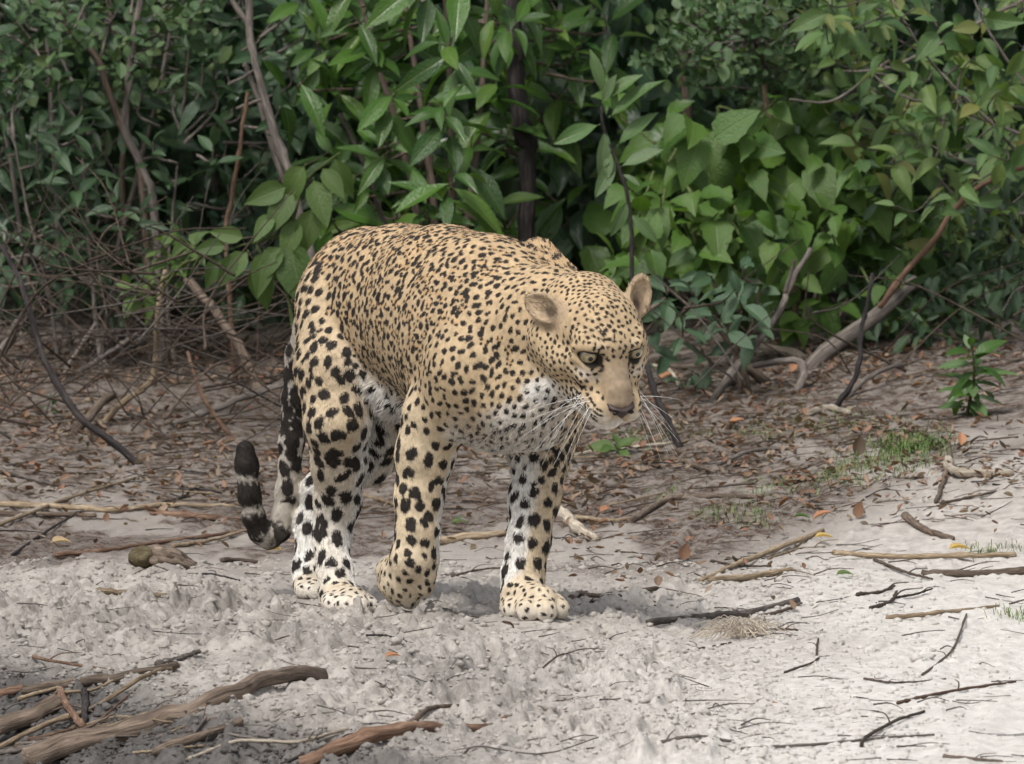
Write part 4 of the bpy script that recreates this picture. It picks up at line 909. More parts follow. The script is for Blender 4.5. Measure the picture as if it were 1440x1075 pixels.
# ---- sand crumbs thrown up by feet
bm = bmesh.new(); rs = np.random.default_rng(95); vs, fs, o_ = [], [], 0
ico = bmesh.new(); bmesh.ops.create_icosphere(ico, subdivisions=1, radius=1); iv = np.array([v.co[:] for v in ico.verts]); fi = [tuple(v.index for v in f.verts) for f in ico.faces]; ico.free(); bm.free()
CR = G_many(*np.array([(rs.uniform(-20, 1100 + 340 * rs.random()), rs.uniform(790, 1080)) for k in range(13000)]).T)
for c in CR:
    r = abs(rs.normal(0, .0022)) + .0011 + .005 * (rs.random() < .02)
    v = iv * r * rs.uniform(.6, 1.3, (len(iv), 3)) * (1.3, 1.1, .75) + c + (0, 0, r * .2); vs.append(v); fs.append(np.array(fi) + o_); o_ += len(v)
cm = mesh_from('sand_crumbs', np.concatenate(vs), np.concatenate(fs), SANDM.m)
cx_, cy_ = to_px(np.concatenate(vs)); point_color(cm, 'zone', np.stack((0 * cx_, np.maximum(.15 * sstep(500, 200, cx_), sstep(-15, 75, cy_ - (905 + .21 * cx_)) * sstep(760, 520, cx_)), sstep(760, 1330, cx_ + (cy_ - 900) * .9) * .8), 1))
tag(add_obj('sand_crumbs', cm), None, None, None, 'stuff')

# ---- grass patches and the straw tuft
m = NT('grass_blade'); at = m.attr('tint'); m.base(m.ramp(at.outputs['Fac'], [(0, (.05, .10, .025)), (.5, (.10, .16, .04)), (.8, (.18, .19, .07)), (1, (.30, .25, .12))]), .6, .3); GRASSM = m.m
def blades(name, patches, mat):
    rs = np.random.default_rng(97); vs, fs, tn, o_ = [], [], [], 0
    for (x, y, sx, sy, n, h, dry) in patches:
        gp = G_many(x + rs.normal(0, sx, n), y + rs.normal(0, sy, n))
        for k in range(n):
            c = gp[k]; a = rs.uniform(0, 6.28); H = h * rs.uniform(.35, 1.1) * .00125; w = .0008
            d = np.array((math.cos(a), math.sin(a), 0)) * H * rs.uniform(.5, 1.6); s = np.array((-math.sin(a), math.cos(a), 0)) * w
            p1 = c + d * .35 + (0, 0, H * .7); p2 = c + d + (0, 0, H * rs.uniform(.55, 1.0))
            vs.append(np.array((c - s, c + s, p1 - s * .8, p1 + s * .8, p2))); fs += [(o_, o_ + 1, o_ + 3, o_ + 2), (o_ + 2, o_ + 3, o_ + 4)]; tn += [min(1, max(0, rs.normal(dry, .2)))] * 5; o_ += 5
    me = mesh_from(name, np.concatenate(vs), fs, mat); at = me.attributes.new('tint', 'FLOAT', 'POINT'); at.data.foreach_set('value', np.array(tn, np.float32)); return add_obj(name, me)
tag(blades('grass', [(1285, 632, 28, 9, 800, 22, .35), (1235, 655, 34, 8, 480, 16, .5), (1180, 675, 34, 7, 260, 13, .6), (1040, 727, 34, 8, 260, 13, .5), (1090, 690, 30, 8, 120, 12, .4), (1395, 775, 26, 5, 110, 15, .5), (1150, 590, 50, 12, 140, 16, .4), (1080, 610, 40, 8, 90, 14, .6), (740, 640, 40, 10, 120, 14, .4), (940, 700, 20, 6, 60, 10, .4), (1420, 868, 14, 4, 60, 16, .6), (905, 620, 30, 8, 130, 18, .4), (1215, 600, 40, 8, 100, 14, .4)], GRASSM), 'short green grass growing in patches on the bank', 'grass', None, 'stuff')
c = G(1048, 900); rs = np.random.default_rng(99); parts = []
for k in range(70):
    a = rs.uniform(0, 6.28); L = rs.uniform(.02, .09); d = np.array((math.cos(a) * 1.3, math.sin(a) * .8, 0)) * L; s0 = c + np.array((rs.normal(0, .018), rs.normal(0, .02), .002)); e = s0 + d; e[2] = max(gz(e[0], e[1]) + .003, c[2] - .01)
    parts.append(tube(spline([s0, s0 + d * .4 + (0, 0, rs.uniform(.008, .035)), e], 7), np.linspace(.0011, .0005, 7), 4))
v, q = merge(parts); me = mesh_from('straw_tuft', v, q, BK['pale']); o = add_obj('straw_tuft', me); place(o, me, c); tag(o, 'flattened tuft of pale dry straw on the white sand at the right', 'straw')
# ================================================================== leopard
HD = np.array((.495, -.868, 0.0))        # heading of the trunk
RT = np.array((-.868, -.495, 0.0))       # the animal's right
DOWN = np.array((0, 0, -1.0))
PR = []                                   # body primitives
def prim(a, b, r1, r2, k=.02, lat=None, kl=1.0, hd=None, hl=.010, reg='trunk', med=None):
    PR.append(dict(a=np.asarray(a, float), b=np.asarray(b, float), r1=r1, r2=r2, k=k, lat=lat, kl=kl,
                   hd=np.asarray(hd if hd is not None else -HD, float), hl=hl, reg=reg, med=med))
def chain(st, reg, k=.02, lat=None, kl=1.0, hd=None, hl=.010, med=None, flow=False):
    for (a, b) in zip(st[:-1], st[1:]):
        pa, pb = P(*a[:3]), P(*b[:3])
        d = hd if hd is not None else (pb - pa) / np.linalg.norm(pb - pa)
        ka = a[4] if len(a) > 4 else kl
        prim(pa, pb, a[3] * PXM, b[3] * PXM, k, lat, ka, d, hl, reg, med)
trunk = [(484, 426, .30, 80, .80), (514, 430, .23, 107, .82), (565, 434, .12, 115, .82), (625, 446, -.02, 125, .81),
         (680, 478, -.13, 145, .80), (710, 494, -.20, 134, .80), (748, 512, -.27, 104, .86)]
chain(trunk, 'trunk', .03, RT, hd=-HD * .8 + DOWN * .35, hl=.0052)
# loose skin along the belly and the flank fold
chain([(600, 545, .02, 50), (540, 535, .17, 40)], 'belly', .03, hd=-HD + DOWN * .6, hl=.013)
chain([(505, 520, .10, 34), (552, 560, .06, 22)], 'belly', .03, hd=-HD + DOWN * .7, hl=.015)
# right (near) hind leg
MR, ML = -RT, RT
chain([(480, 428, .20, 66), (473, 520, .12, 58), (474, 592, .09, 45), (476, 650, .14, 38)], 'thigh', .020, hd=DOWN - HD * .3, hl=.0065, med=MR)
chain([(476, 650, .14, 37), (475, 705, .19, 31), (467, 752, .19, 24), (471, 805, .15, 22), (476, 836, .12, 26)], 'shank', .02, med=MR, hl=.007)
chain([(476, 842, .11, 24), (499, 847, .03, 21)], 'paw', .015, hd=(.4, -.9, -.2), hl=.006)
for x, y, d, r in ((470, 851, .03, 14.5), (487, 853, .00, 15.5), (505, 853, .0, 15), (519, 852, .03, 13.5)):
    chain([(x - 6, y - 6, d + .04, r - 1), (x, y, d, r)], 'paw', .004, hd=(.4, -.9, -.4), hl=.004)
# left (far) hind leg
chain([(545, 440, .28, 80), (556, 530, .27, 60), (548, 588, .26, 40), (515, 648, .33, 34)], 'thigh', .025, hd=DOWN, hl=.010, med=ML)
chain([(515, 648, .33, 33), (452, 690, .44, 25), (436, 740, .44, 20), (433, 800, .41, 19), (436, 822, .38, 22)], 'shank', .02, med=ML, hl=.007)
for x, y, d, r in ((428, 832, .32, 11.5), (442, 834, .30, 12), (455, 833, .33, 11.5)):
    chain([(x - 3, y - 8, d + .05, r + 2), (x, y, d, r)], 'paw', .008, hd=(.4, -.9, -.3), hl=.005)
# right (near) foreleg, lifted
chain([(676, 388, -.20, 44), (652, 520, -.275, 62), (614, 582, -.20, 48)], 'shoulder', .022, RT, .76, hd=DOWN - HD * .7, hl=.005)
chain([(612, 585, -.19, 47), (597, 640, -.18, 39), (589, 700, -.18, 32), (587, 748, -.19, 28), (583, 786, -.19, 32)], 'foreleg', .02, med=MR, hl=.006)
chain([(582, 788, -.19, 32), (567, 818, -.16, 31), (560, 832, -.13, 20)], 'paw', .015, hd=DOWN, hl=.006, med=MR)
chain([(560, 800, -.15, 24), (546, 803, -.12, 18)], 'paw', .012, hd=DOWN, hl=.006)
for x, y, d, r in ((544, 822, -.11, 14), (560, 836, -.13, 15), (576, 842, -.16, 14.5), (596, 826, -.19, 14)):
    chain([(x + 3, y - 16, d - .01, r + 1), (x, y, d, r)], 'paw', .007, hd=DOWN, hl=.005)
# left (far) foreleg
chain([(772, 470, -.17, 64), (770, 590, -.13, 46), (760, 640, -.16, 41)], 'shoulder', .03, hd=DOWN - HD * .4, hl=.009, med=ML)
chain([(760, 640, -.16, 38), (752, 700, -.18, 33), (743, 760, -.20, 28.5), (736, 805, -.21, 27), (735, 834, -.22, 30)], 'foreleg', .02, med=ML, hl=.007)
chain([(737, 842, -.24, 29), (762, 848, -.31, 24)], 'paw', .015, hd=(.4, -.9, -.2), hl=.006)
for x, y, d, r in ((722, 858, -.29, 15), (743, 860, -.34, 17), (767, 859, -.35, 17), (786, 857, -.31, 15.5)):
    chain([(x - 6, y - 8, d + .05, r - 1), (x, y, d, r)], 'paw', .004, hd=(.4, -.9, -.4), hl=.004)
# shoulder blades and neck
chain([(757, 362, -.16, 27), (776, 402, -.20, 42)], 'trunk', .012, hd=-HD, hl=.010)
chain([(718, 453, -.20, 77), (780, 460, -.31, 78), (824, 476, -.38, 58)], 'neck', .03, hd=-HD * .8 + DOWN * .5, hl=.0052)
chain([(785, 538, -.38, 40), (745, 560, -.31, 62), (700, 560, -.24, 70)], 'neck', .035, hd=-HD + DOWN, hl=.0065)
# tail
tail = [(436, 440, .36, 20), (420, 500, .41, 18), (414, 560, .43, 17), (410, 620, .44, 17), (405, 690, .45, 16.5), (399, 726, .45, 16), (392, 746, .445, 15.5),
        (379, 756, .44, 15), (366, 749, .43, 15), (357, 728, .42, 15), (351, 698, .41, 15), (347, 655, .41, 15.5), (345, 634, .41, 13.5)]
chain(tail, 'tail', .012, hl=.0065)

# ---- head, in its own frame (x its left, y towards the nose, z up), metres
YAW, PIT, ROL, HSC = R(24), R(35.5), R(5), 1.15
L0 = np.array((math.cos(YAW), math.sin(YAW), 0)); F_ = np.array((math.sin(YAW) * math.cos(PIT), -math.cos(YAW) * math.cos(PIT), -math.sin(PIT)))
U0 = np.cross(F_, L0) * 1.0
U0 = U0 if U0[2] > 0 else -U0
L_ = math.cos(ROL) * L0 + math.sin(ROL) * U0; U_ = math.cos(ROL) * U0 - math.sin(ROL) * L0
HM = np.stack((L_, F_, U_), 1)           # columns
EYE = np.array((.0368, .0735, .0185)) * HSC
HO = P(860, 497, -.50) - HM @ (np.array((0, .076, .018)) * HSC)
def hw(x, y, z): return HO + HM @ (np.array((x, y, z)) * HSC)
def hp(a, b, r1, r2, k=.012, kl=1.0, lat=None, hl=.004, reg='head'):
    d = HM @ np.array((a[0] * 4, -.8, .35)); d /= np.linalg.norm(d)
    prim(hw(*a), hw(*b), r1 * HSC, r2 * HSC, k, None if kl == 1 else (L_ if lat is None else lat), kl, d, hl, reg)
hp((0, -.045, .002), (0, .02, .020), .061, .055, .02, 1.12)
hp((0, .02, .020), (0, .062, .022), .050, .034, .02, 1.18)
for s in (-1, 1):
    hp((s * .018, .062, .030), (s * .042, .060, .035), .017, .015, .014)
    hp((s * .047, -.015, -.025), (s * .048, .030, -.024), .045, .034, .018)
    hp((s * .050, .056, -.008), (s * .040, .080, -.018), .017, .015, .014)
    hp((s * .031, .058, -.044), (s * .0205, .125, -.0490), .0250, .0218, .008, hl=.0035, reg='head')
    hp((s * .044, .052, -.018), (s * .024, .088, -.024), .018, .016, .012)
    hp((s * .04, .0, -.05), (s * .026, .08, -.062), .034, .020, .018)
hp((0, .06, .014), (0, .122, -.016), .0255, .0180, .014, 1.05, hl=.0035)
hp((0, .122, -.018), (0, .135, -.028), .018, .015, .008, 1.2, hl=.003)
hp((0, .03, -.066), (0, .098, -.082), .034, .0185, .012, 1.2)
for s in (-1, 1): hp((s * .034, .045, -.066), (s * .016, .098, -.077), .024, .0165, .012)
hp((0, .098, -.083), (0, .108, -.0845), .0170, .0150, .010, 1.35)
LIDS = []
for s in (-1, 1):
    for a, b, r1, r2 in (((s * .019, .083, .0345), (s * .036, .082, .0368), .0050, .0060), ((s * .036, .082, .0368), (s * .056, .063, .0250), .0060, .0060),
                         ((s * .019, .091, .0035), (s * .034, .088, .0012), .0054, .0060), ((s * .034, .088, .0012), (s * .056, .068, .0095), .0060, .0060)):
        hp(a, b, r1, r2, .011, hl=.0035); LIDS.append(PR.pop())
def ell(d, c, ax, rad):
    q = d - c
    return (np.sqrt(sum(((q @ ax[i]) / rad[i]) ** 2 for i in range(3))) - 1) * min(rad)
def frame(n, up):
    n = np.asarray(n, float); n /= np.linalg.norm(n); u = np.asarray(up, float); u = u - n * (u @ n); u /= np.linalg.norm(u)
    return (np.cross(n, u), u, n)
EARS = []
for c, Y, n, up, (w, h) in (((766, 434), -.455, (-.52, -.82, .22), P(734, 415, 0) - P(792, 446, 0), (21, 38)),
                            ((897, 419), -.405, (.55, -.8, .05), P(908, 388, 0) - P(888, 449, 0), (22, 34))):
    EARS.append((P(*c, Y), frame(n, up), w * PXM * .94, h * PXM * .94))

def d_prim(p, pts):
    v = pts - p['a']; ba = p['b'] - p['a']
    if p['lat'] is not None:
        f = 1 - 1 / p['kl']
        v = v - (v @ p['lat'])[..., None] * p['lat'] * f
        ba = ba - p['lat'] * (ba @ p['lat']) * f
    t = np.clip((v @ ba) / max(ba @ ba, 1e-9), 0, 1)
    q = v - t[..., None] * ba
    return np.sqrt(np.einsum('...i,...i->...', q, q)) - (p['r1'] + (p['r2'] - p['r1']) * t)

def build_field(h=.0030):
    lo = np.array((P(318, 600, 0)[0], -.70, -.03)); hi = np.array((P(935, 600, 0)[0] , .52, .74))
    n = np.ceil((hi - lo) / h).astype(int) + 1
    Fd = np.full(n, .08, np.float32)
    ax = [lo[i] + h * np.arange(n[i]) for i in range(3)]
    def sub(mn, mx):
        s = [slice(max(0, int((mn[i] - lo[i]) / h)), min(n[i], int((mx[i] - lo[i]) / h) + 2)) for i in range(3)]
        g = np.stack(np.meshgrid(*(ax[i][s[i]] for i in range(3)), indexing='ij'), -1)
        return tuple(s), g
    def smin(a, b, k):
        e = np.clip(k - np.abs(a - b), 0, None) / k
        return np.minimum(a, b) - e * e * k * .25
    for p in PR:
        r = max(p['r1'], p['r2']) * max(1, p['kl']) + p['k'] + .006
        s, g = sub(np.minimum(p['a'], p['b']) - r, np.maximum(p['a'], p['b']) + r)
        Fd[s] = smin(Fd[s], d_prim(p, g).astype(np.float32), p['k'])
    for c, axs, w, hh in EARS:
        s, g = sub(c - .07, c + .07)
        d = ell(g, c, axs, (w, hh, .014))
        # an ear is a cup: the shell bends forward at its edges
        q = g - c
        bend = axs[2] * 1.0
        cut = ell(g, c + bend * .0125 + axs[1] * .001, axs, (w * .84, hh * .84, .0165))
        d = np.maximum(d, -cut)
        Fd[s] = smin(Fd[s], d.astype(np.float32), .008)
    for sx in (-1, 1):                    # eye sockets, lip line
        c = HO + HM @ (EYE * (sx, 1, 1))
        s, g = sub(c - .04, c + .04)
        cut = np.sqrt(((g - c) ** 2).sum(-1)) - .0172
        Fd[s] = -smin(-Fd[s], cut.astype(np.float32), .006)
        a, b = hw(0, .142, -.065), hw(sx * .046, .070, -.069)
        q = dict(a=a, b=b, r1=.0022, r2=.0030, lat=None, kl=1)
        s, g = sub(np.minimum(a, b) - .02, np.maximum(a, b) + .02)
        Fd[s] = -smin(-Fd[s], d_prim(q, g).astype(np.float32), .006)
    for p in LIDS:
        r = max(p['r1'], p['r2']) + p['k'] + .006
        s, g = sub(np.minimum(p['a'], p['b']) - r, np.maximum(p['a'], p['b']) + r)
        Fd[s] = smin(Fd[s], d_prim(p, g).astype(np.float32), p['k'])
    PR.extend(LIDS)
    return Fd, lo, h

def surface_nets(Fd, lo, h):
    ins = Fd < 0
    cs = np.zeros(tuple(np.array(Fd.shape) - 1), np.int8)
    off = [(i, j, k) for i in (0, 1) for j in (0, 1) for k in (0, 1)]
    sl = lambda a, o: a[o[0]:a.shape[0] - 1 + o[0], o[1]:a.shape[1] - 1 + o[1], o[2]:a.shape[2] - 1 + o[2]]
    for o in off: cs += sl(ins, o)
    act = np.argwhere((cs > 0) & (cs < 8))
    idx = np.full(cs.shape, -1, np.int32); idx[tuple(act.T)] = np.arange(len(act))
    pos = np.zeros((len(act), 3)); cnt = np.zeros(len(act))
    for o in off:
        for axis in range(3):
            if o[axis]: continue
            o2 = list(o); o2[axis] = 1
            f0 = Fd[tuple((act + o).T)]; f1 = Fd[tuple((act + o2).T)]
            m = (f0 < 0) != (f1 < 0)
            t = np.where(m, f0 / np.where(m, f0 - f1, 1), 0)
            q = np.array(o, float) + np.zeros((len(act), 3)); q[:, axis] += t
            pos[m] += q[m]; cnt += m
    pos = pos / cnt[:, None] + act
    quads = []
    for axis in range(3):
        o0 = [slice(None)] * 3; o1 = [slice(None)] * 3
        o0[axis] = slice(0, -1); o1[axis] = slice(1, None)
        a, b = ins[tuple(o0)], ins[tuple(o1)]
        e = np.argwhere(a != b)
        u, v = (axis + 1) % 3, (axis + 2) % 3
        ok = (e[:, u] > 0) & (e[:, v] > 0) & (e[:, u] < cs.shape[u]) & (e[:, v] < cs.shape[v])
        e = e[ok]; flip = ~a[tuple(e.T)]
        def c(du, dv):
            q = e.copy(); q[:, u] += du; q[:, v] += dv; return idx[tuple(q.T)]
        qd = np.stack((c(-1, -1), c(0, -1), c(0, 0), c(-1, 0)), 1)
        qd[flip] = qd[flip][:, ::-1]
        quads.append(qd)
    return lo + pos * h, np.concatenate(quads)

Fd, lo_, h_ = build_field()
LV, LQ = surface_nets(Fd, lo_, h_); del Fd
def vnormals(V, Q):
    fn = np.cross(V[Q[:, 2]] - V[Q[:, 0]], V[Q[:, 3]] - V[Q[:, 1]])
    N = np.zeros_like(V)
    for c in range(4): np.add.at(N, Q[:, c], fn)
    return N / np.maximum(np.linalg.norm(N, axis=1, keepdims=True), 1e-9)
# light relaxation takes the grid out of the surface
for _ in range(2):
    acc = np.zeros_like(LV); cn = np.zeros(len(LV))
    for a in range(4):
        b = (a + 1) % 4
        np.add.at(acc, LQ[:, a], LV[LQ[:, b]]); np.add.at(acc, LQ[:, b], LV[LQ[:, a]])
        np.add.at(cn, LQ[:, a], 1); np.add.at(cn, LQ[:, b], 1)
    LV = LV * .5 + .5 * acc / np.maximum(cn, 1)[:, None]
LN = vnormals(LV, LQ)

REG = ['trunk', 'belly', 'thigh', 'shank', 'paw', 'shoulder', 'foreleg', 'neck', 'tail', 'head', 'ear']
def surface_attrs(pts, nor):
    """what region a point of the skin belongs to, which way its hair lies and how long it is"""
    n = len(pts); W = np.zeros(n); HDv = np.zeros((n, 3)); HL = np.zeros(n); RW = np.zeros((n, len(REG)), np.float32)
    MED = np.zeros((n, 3))
    for p in PR:
        d = d_prim(p, pts); w = np.exp(-np.clip(d + .004, 0, .2) / (.010 if p['reg'] not in ('head', 'tail') else .006))
        W += w; HDv += w[:, None] * p['hd']; HL += w * p['hl']; RW[:, REG.index(p['reg'])] += w
        if p['med'] is not None: MED += w[:, None] * p['med']
    for c, axs, w_, hh in EARS:
        d = ell(pts, c, axs, (w_ * 1.05, hh * 1.05, .018)); w = np.exp(-np.clip(d, 0, .2) / .002) * 6
        W += w; HDv += w[:, None] * axs[1]; HL += w * .0085; RW[:, REG.index('ear')] += w
    W = np.maximum(W, 1e-12)
    HDv /= W[:, None]; HL /= W; RW /= W[:, None]; MED /= W[:, None]
    HDv = HDv - nor * (HDv * nor).sum(1)[:, None]
    HDv /= np.maximum(np.linalg.norm(HDv, axis=1), 1e-6)[:, None]
    return RW, HDv, HL, MED
def local_head(p): return ((p - HO) @ HM) / HSC

# spot sizes per region: (gap between spots, length, width) in metres
SPOT = dict(trunk=(.0153, .0076, .0071), belly=(.024, .0115, .009), thigh=(.0325, .0168, .0145), shank=(.0300, .0155, .0122), paw=(.0150, .0054, .0036),
            shoulder=(.0165, .0068, .0062), foreleg=(.0262, .0136, .0110), neck=(.0160, .0064, .0050), tail=(.027, .0185, .0140), head=(.0094, .0040, .0034), ear=(9, 0, 0))
RW_v, HD_v, HL_v, MED_v = surface_attrs(LV, LN)
GAP = RW_v @ np.array([min(SPOT[r][0], .05) for r in REG], np.float32)
SLEN = RW_v @ np.array([SPOT[r][1] for r in REG], np.float32)
SWID = RW_v @ np.array([SPOT[r][2] for r in REG], np.float32)
# hips carry bigger marks than ribs; the shoulder top and lower chest sit between
hipw = sstep(.02, .30, LV[:, 1] - (LV[:, 0] + .25) * .3) * (RW_v[:, 0] + RW_v[:, 1])
thz = 1 - .36 * sstep(.24, .44, LV[:, 2]) * RW_v[:, 2]
GAP *= thz; SLEN *= thz; SWID *= thz
GAP = GAP * (1 + .12 * hipw); SLEN = SLEN * (1 + .15 * hipw); SWID = SWID * (1 + .15 * hipw)
lh_v = local_head(LV)
no_spot = (RW_v[:, 10] > .35) | ((RW_v[:, 9] > .5) & (np.abs(lh_v[:, 0]) < .018 + .006 * (lh_v[:, 1] > .1)) & (lh_v[:, 1] > .097) & (lh_v[:, 2] > -.036))
no_spot |= (RW_v[:, 9] > .5) & ((lh_v[:, 2] < -.068) & (lh_v[:, 1] > .05))
for sx in (-1, 1):
    no_spot |= ((lh_v - (EYE / HSC) * (sx, 1, 1)) ** 2).sum(1) < .025 ** 2
no_spot |= (RW_v[:, 8] > .6) & (LV[:, 0] < P(385, 0, 0)[0] + 0) 
pads = (RW_v[:, 9] > .5) & (lh_v[:, 1] > .097) & (lh_v[:, 2] < -.026)
no_spot |= pads
order = RNG.permutation(len(LV)); cellsz = .0125
hashd = {}; spots = []
gl = GAP.tolist(); vl = LV.tolist()
rj = RNG.uniform(.90, 1.12, len(LV))
for i in order:
    if no_spot[i]: continue
    x, y, z = vl[i]; g = gl[i] * rj[i]; g2 = g * g
    cx, cy, cz = int(x // cellsz), int(y // cellsz), int(z // cellsz); m = int(g / cellsz) + 1
    ok = True
    for a in range(cx - m, cx + m + 1):
        for b in range(cy - m, cy + m + 1):
            for c in range(cz - m, cz + m + 1):
                for q in hashd.get((a, b, c), ()):
                    if (q[0] - x) ** 2 + (q[1] - y) ** 2 + (q[2] - z) ** 2 < g2: ok = False; break
                if not ok: break
            if not ok: break
        if not ok: break
    if ok:
        hashd.setdefault((cx, cy, cz), []).append((x, y, z)); spots.append(i)
lobes = []                                # centre, long axis, across, half length, half width, tint (0 black, 1 brown centre)
for i in spots:
    t = HD_v[i]; nrm = LN[i]
    tw_ = RW_v[i, 0] + RW_v[i, 5] * .6 + RW_v[i, 7] * .6
    t = t * (1 - tw_) + (DOWN - HD * .7) * tw_; t = t - nrm * (t @ nrm); t /= np.linalg.norm(t); b = np.cross(nrm, t)
    ang = RNG.normal(0, .45); t2 = t * math.cos(ang) + b * math.sin(ang); b2 = np.cross(nrm, t2)
    L, Wd = SLEN[i] * RNG.uniform(.75, 1.25), SWID[i] * RNG.uniform(.8, 1.2)
    rg = REG[int(np.argmax(RW_v[i]))]; c = LV[i]
    u = RNG.random()
    if rg == 'trunk' and u < .30:         # open rosette of a few dashes
        k = RNG.integers(3, 5); a0 = RNG.random() * 6.28
        for q in range(k):
            a = a0 + q * 6.28 / (k + .6)
            lobes.append((c + (t2 * math.cos(a) * L + b2 * math.sin(a) * Wd) * 1.0, t2 * math.cos(a + 1.57) + b2 * math.sin(a + 1.57), nrm, L * .60, Wd * .46, 0))
        lobes.append((c, t2, nrm, L * .8, Wd * .9, 1))
    elif rg in ('thigh', 'foreleg', 'shank', 'trunk', 'shoulder', 'belly') and u < (.8 if rg in ('trunk', 'shoulder', 'belly') else .45):      # blotch grown from two or three
        k = RNG.integers(2, 4)
        for q in range(k):
            o = t2 * RNG.normal(0, L * .34) + b2 * RNG.normal(0, Wd * .36)
            lobes.append((c + o, t2, nrm, L * RNG.uniform(.55, .85), Wd * RNG.uniform(.6, .9), 0))
    else:
        lobes.append((c, t2, nrm, L, Wd, 0))
HEADV = np.where(RW_v[:, 9] > .5)[0]
def seg_lobes(pts, nrmref, half, width, local=True):
    """a drawn mark: a row of lobes along a polyline"""
    for a, b in zip(pts[:-1], pts[1:]):
        a, b = (hw(*a), hw(*b)) if local else (np.asarray(a), np.asarray(b))
        t = b - a; ln = np.linalg.norm(t)
        lobes.append(((a + b) / 2, t / ln, nrmref, ln * .62, width, 0))
for s in (-1, 1):
    hv = LV[HEADV]; hl_ = lh_v[HEADV]
    for row in range(5):
        for q in range(9):
            yy = .1475 - q * .0080 - row * .0025; zz = -.0355 - row * .0068 + (.0012 - .0006 * row) * q
            d = np.hypot(hl_[:, 1] - yy, hl_[:, 2] - zz)
            c = hv[np.argmax(np.where(d < .004, hl_[:, 0] * s, -1))]
            lobes.append((c, HM @ np.array((-.3 * s, -1.0, .12)), HM @ np.array((s, 0.2, 0.0)), .0048 * RNG.uniform(.7, 1.1), .0022, 0))
LOB = np.array([np.concatenate((l[0], l[1], l[2], l[3:])) for l in lobes])

def spot_mask(pts, nz):
    """darkness of the printed coat at points: 0 ground, 1 black; and brown rosette centres"""
    dark = np.zeros(len(pts), np.float32); brown = np.zeros(len(pts), np.float32)
    cs_ = .02; key = np.floor(pts / cs_).astype(np.int64)
    kk = (key[:, 0] * 73856093) ^ (key[:, 1] * 19349663) ^ (key[:, 2] * 83492791)
    o = np.argsort(kk, kind='stable'); ks = kk[o]
    for l in LOB:
        c, t, n, L, Wd, br = l[:3], l[3:6], l[6:9], l[9], l[10], l[11]
        m = max(L, Wd) * 1.5
        a = np.floor((c - m) / cs_).astype(int); b = np.floor((c + m) / cs_).astype(int)
        ids = []
        for x in range(a[0], b[0] + 1):
            for y in range(a[1], b[1] + 1):
                for z in range(a[2], b[2] + 1):
                    k = (x * 73856093) ^ (y * 19349663) ^ (z * 83492791)
                    s0, s1 = np.searchsorted(ks, k, 'left'), np.searchsorted(ks, k, 'right')
                    if s1 > s0: ids.append(o[s0:s1])
        if not ids: continue
        ids = np.concatenate(ids); d = pts[ids] - c
        bt = np.cross(n, t); u = d @ t / L; v = d @ bt / Wd; w = d @ n / max(L, Wd)
        e = np.sqrt(u * u + v * v + .5 * w * w) + (nz[ids] - .5) * .42
        val = 1 - sstep(.88, 1.05, e)
        if br: brown[ids] = np.maximum(brown[ids], val)
        else: dark[ids] = np.maximum(dark[ids], val)
    return dark, brown

tail_c = np.array([P(*t[:3]) for t in tail]); tail_s = np.concatenate(([0], np.cumsum(np.linalg.norm(np.diff(tail_c, axis=0), axis=1))))
def tail_param(p):
    best = np.full(len(p), 9.0); s = np.zeros(len(p))
    for i in range(len(tail_c) - 1):
        a, ba = tail_c[i], tail_c[i + 1] - tail_c[i]
        t = np.clip((p - a) @ ba / (ba @ ba), 0, 1); d = np.linalg.norm(p - a - t[:, None] * ba, axis=1)
        m = d < best; best[m] = d[m]; s[m] = tail_s[i] + t[m] * np.linalg.norm(ba)
    return s

